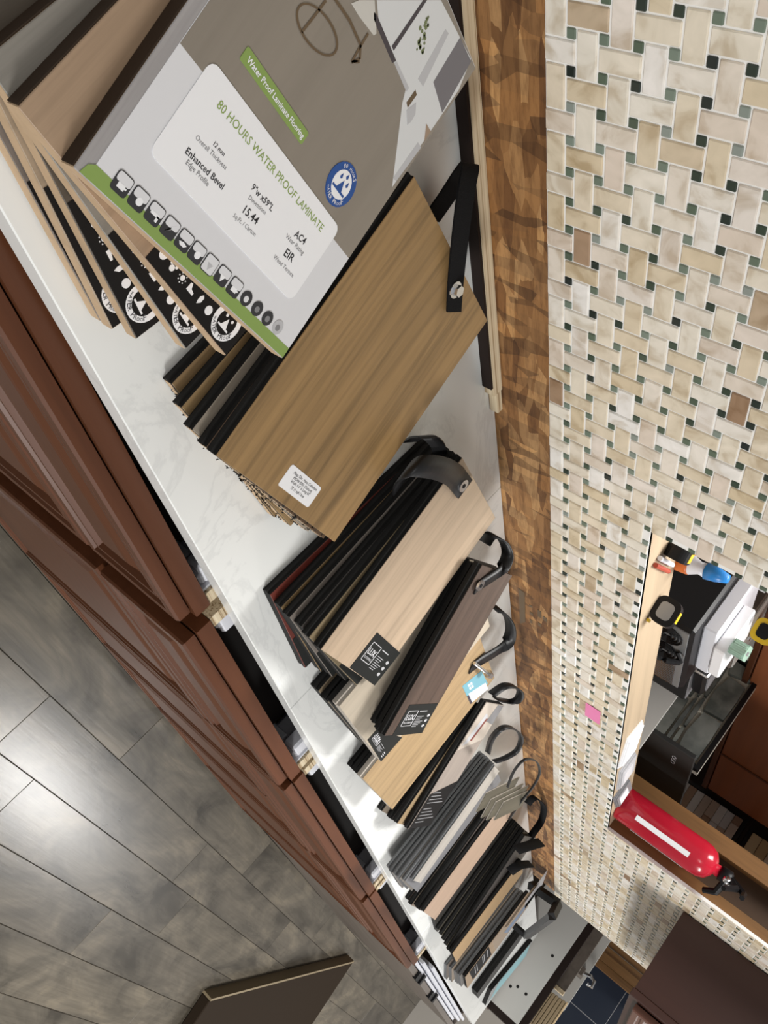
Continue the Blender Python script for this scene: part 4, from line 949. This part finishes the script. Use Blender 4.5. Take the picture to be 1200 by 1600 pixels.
# ================================================================== BEYOND THE END OF THE WALL
def yz(nm, ma, parent, x, th, y0, y1, z0, z1, bev=.001): return bx(nm, ma, parent, x, x + th, y0, y1, z0, z1, bev=bev)
ep = empty('end_splash', T(0, 0, 0)); tag(ep, 'off white upright board with bolt holes at the far end of the countertop', 'board')
yz('sheet', M_PANEL, ep, 4.345, .02, .30, .95, .80, 1.042); yz('dark_cap', M_DKBRN, ep, 4.366, .03, .30, .95, .80, 1.075); yz('near_edge', M_DKBRN, ep, 4.345, .05, .27, .2995, .80, 1.045)
for y_, z_ in ((.42, 1.0), (.42, .955), (.40, .93), (.62, 1.0)):
    bm = bmesh.new(); tube(bm, [Vector((4.3445, y_, z_)), Vector((4.3475, y_, z_))], .007, 10); link('bolt_hole', bm, M_DCORE, ep)
pd = empty('plank_display', T(0, 0, 0)); tag(pd, 'brown plank with bright cut edge standing behind the off white end board', 'plank')
yz('plank', M_GWOOD, pd, 4.6, .02, .57, 1.0, .3, 1.105); yz('cut_edge', M_PLYE, pd, 4.597, .026, .55, .5695, .3, 1.105)
yz('foot', M_DKBRN, pd, 4.58, .06, .55, 1.0, 0, .2995)
gs = empty('gray_strip_display', T(0, 0, 0)); tag(gs, 'pale gray upright strip between the brown plank and navy tiles', 'board')
yz('strip', M_PANEL, gs, 4.75, .015, .52, 1.0, .28, 1.135); yz('foot', M_DKBRN, gs, 4.73, .05, .52, 1.0, 0, .2795)
nv = empty('navy_tile_display', T(5.08, .36, .75)); tag(nv, 'dark navy tile display board with white joints past the wall end', 'tile board')
bx('grout_bed', M_WHITE, nv, .004, .03, 0, .50, 0, .83)
for a in range(2):
    for b_ in range(3): bx('navy_tile', M_NAVY, nv, 0, .006, .002 + a * .25, .248 + a * .25, .002 + b_ * .276, .275 + b_ * .276, bev=.0006)
ot = empty('oak_post', T(4.9, .80, 0)); tag(ot, 'oak moulded post standing beside the navy tiles', 'post')
for k, (y_, d) in enumerate(((0, .03), (.034, .05), (.075, .035), (.115, .02))): bx('moulding', M_OAKT, ot, -d, 0, y_, y_ + (.033 if k != 1 else .04), 0, 1.9)
hk = empty('display_hook', T(4.748, .70, 1.08)); tag(hk, 'steel display hook on a wooden arm before the navy tiles', 'hook')
bx('arm', M_GWOOD, hk, -.10, .001, -.02, .02, -.02, .04)
bm = bmesh.new(); tube(bm, [Vector((-.08, 0, .04)), Vector((-.085, .01, .075)), Vector((-.09, .0, .1)), Vector((-.1, -.03, .105)), Vector((-.1, -.03, .08))], .009, 6); link('hook', bm, M_STEEL, hk)
sl = empty('slat_bundle', T(4.42, .34, .93)); tag(sl, 'bundle of tan wooden slats held upright past the counter end', 'slats')
for k in range(7): bx('slat', mat('tan_slat', (.36, .27, .16), .6), sl, 0, .06, .002 * k, .165 + .002 * k, .1 + .0165 * k, .1145 + .0165 * k, bev=.002)
bx('end_slat', mat('tan_end', (.55, .40, .22), .6), sl, 0, .06, .016, .18, .2165, .221); bx('block', M_DKBRN, sl, 0, .06, 0, .16, -.93, .0995)
lc = empty('far_cabinet', T(5.12, .36, 0)); tag(lc, 'cherry cabinet standing below the navy tile board', 'cabinet')
bx('carcass', M_CHERRYV, lc, 0, .5, 0, .43, 0, .728); bx('top', M_DKCH, lc, -.06, .5, -.02, .43, .7285, .7495)
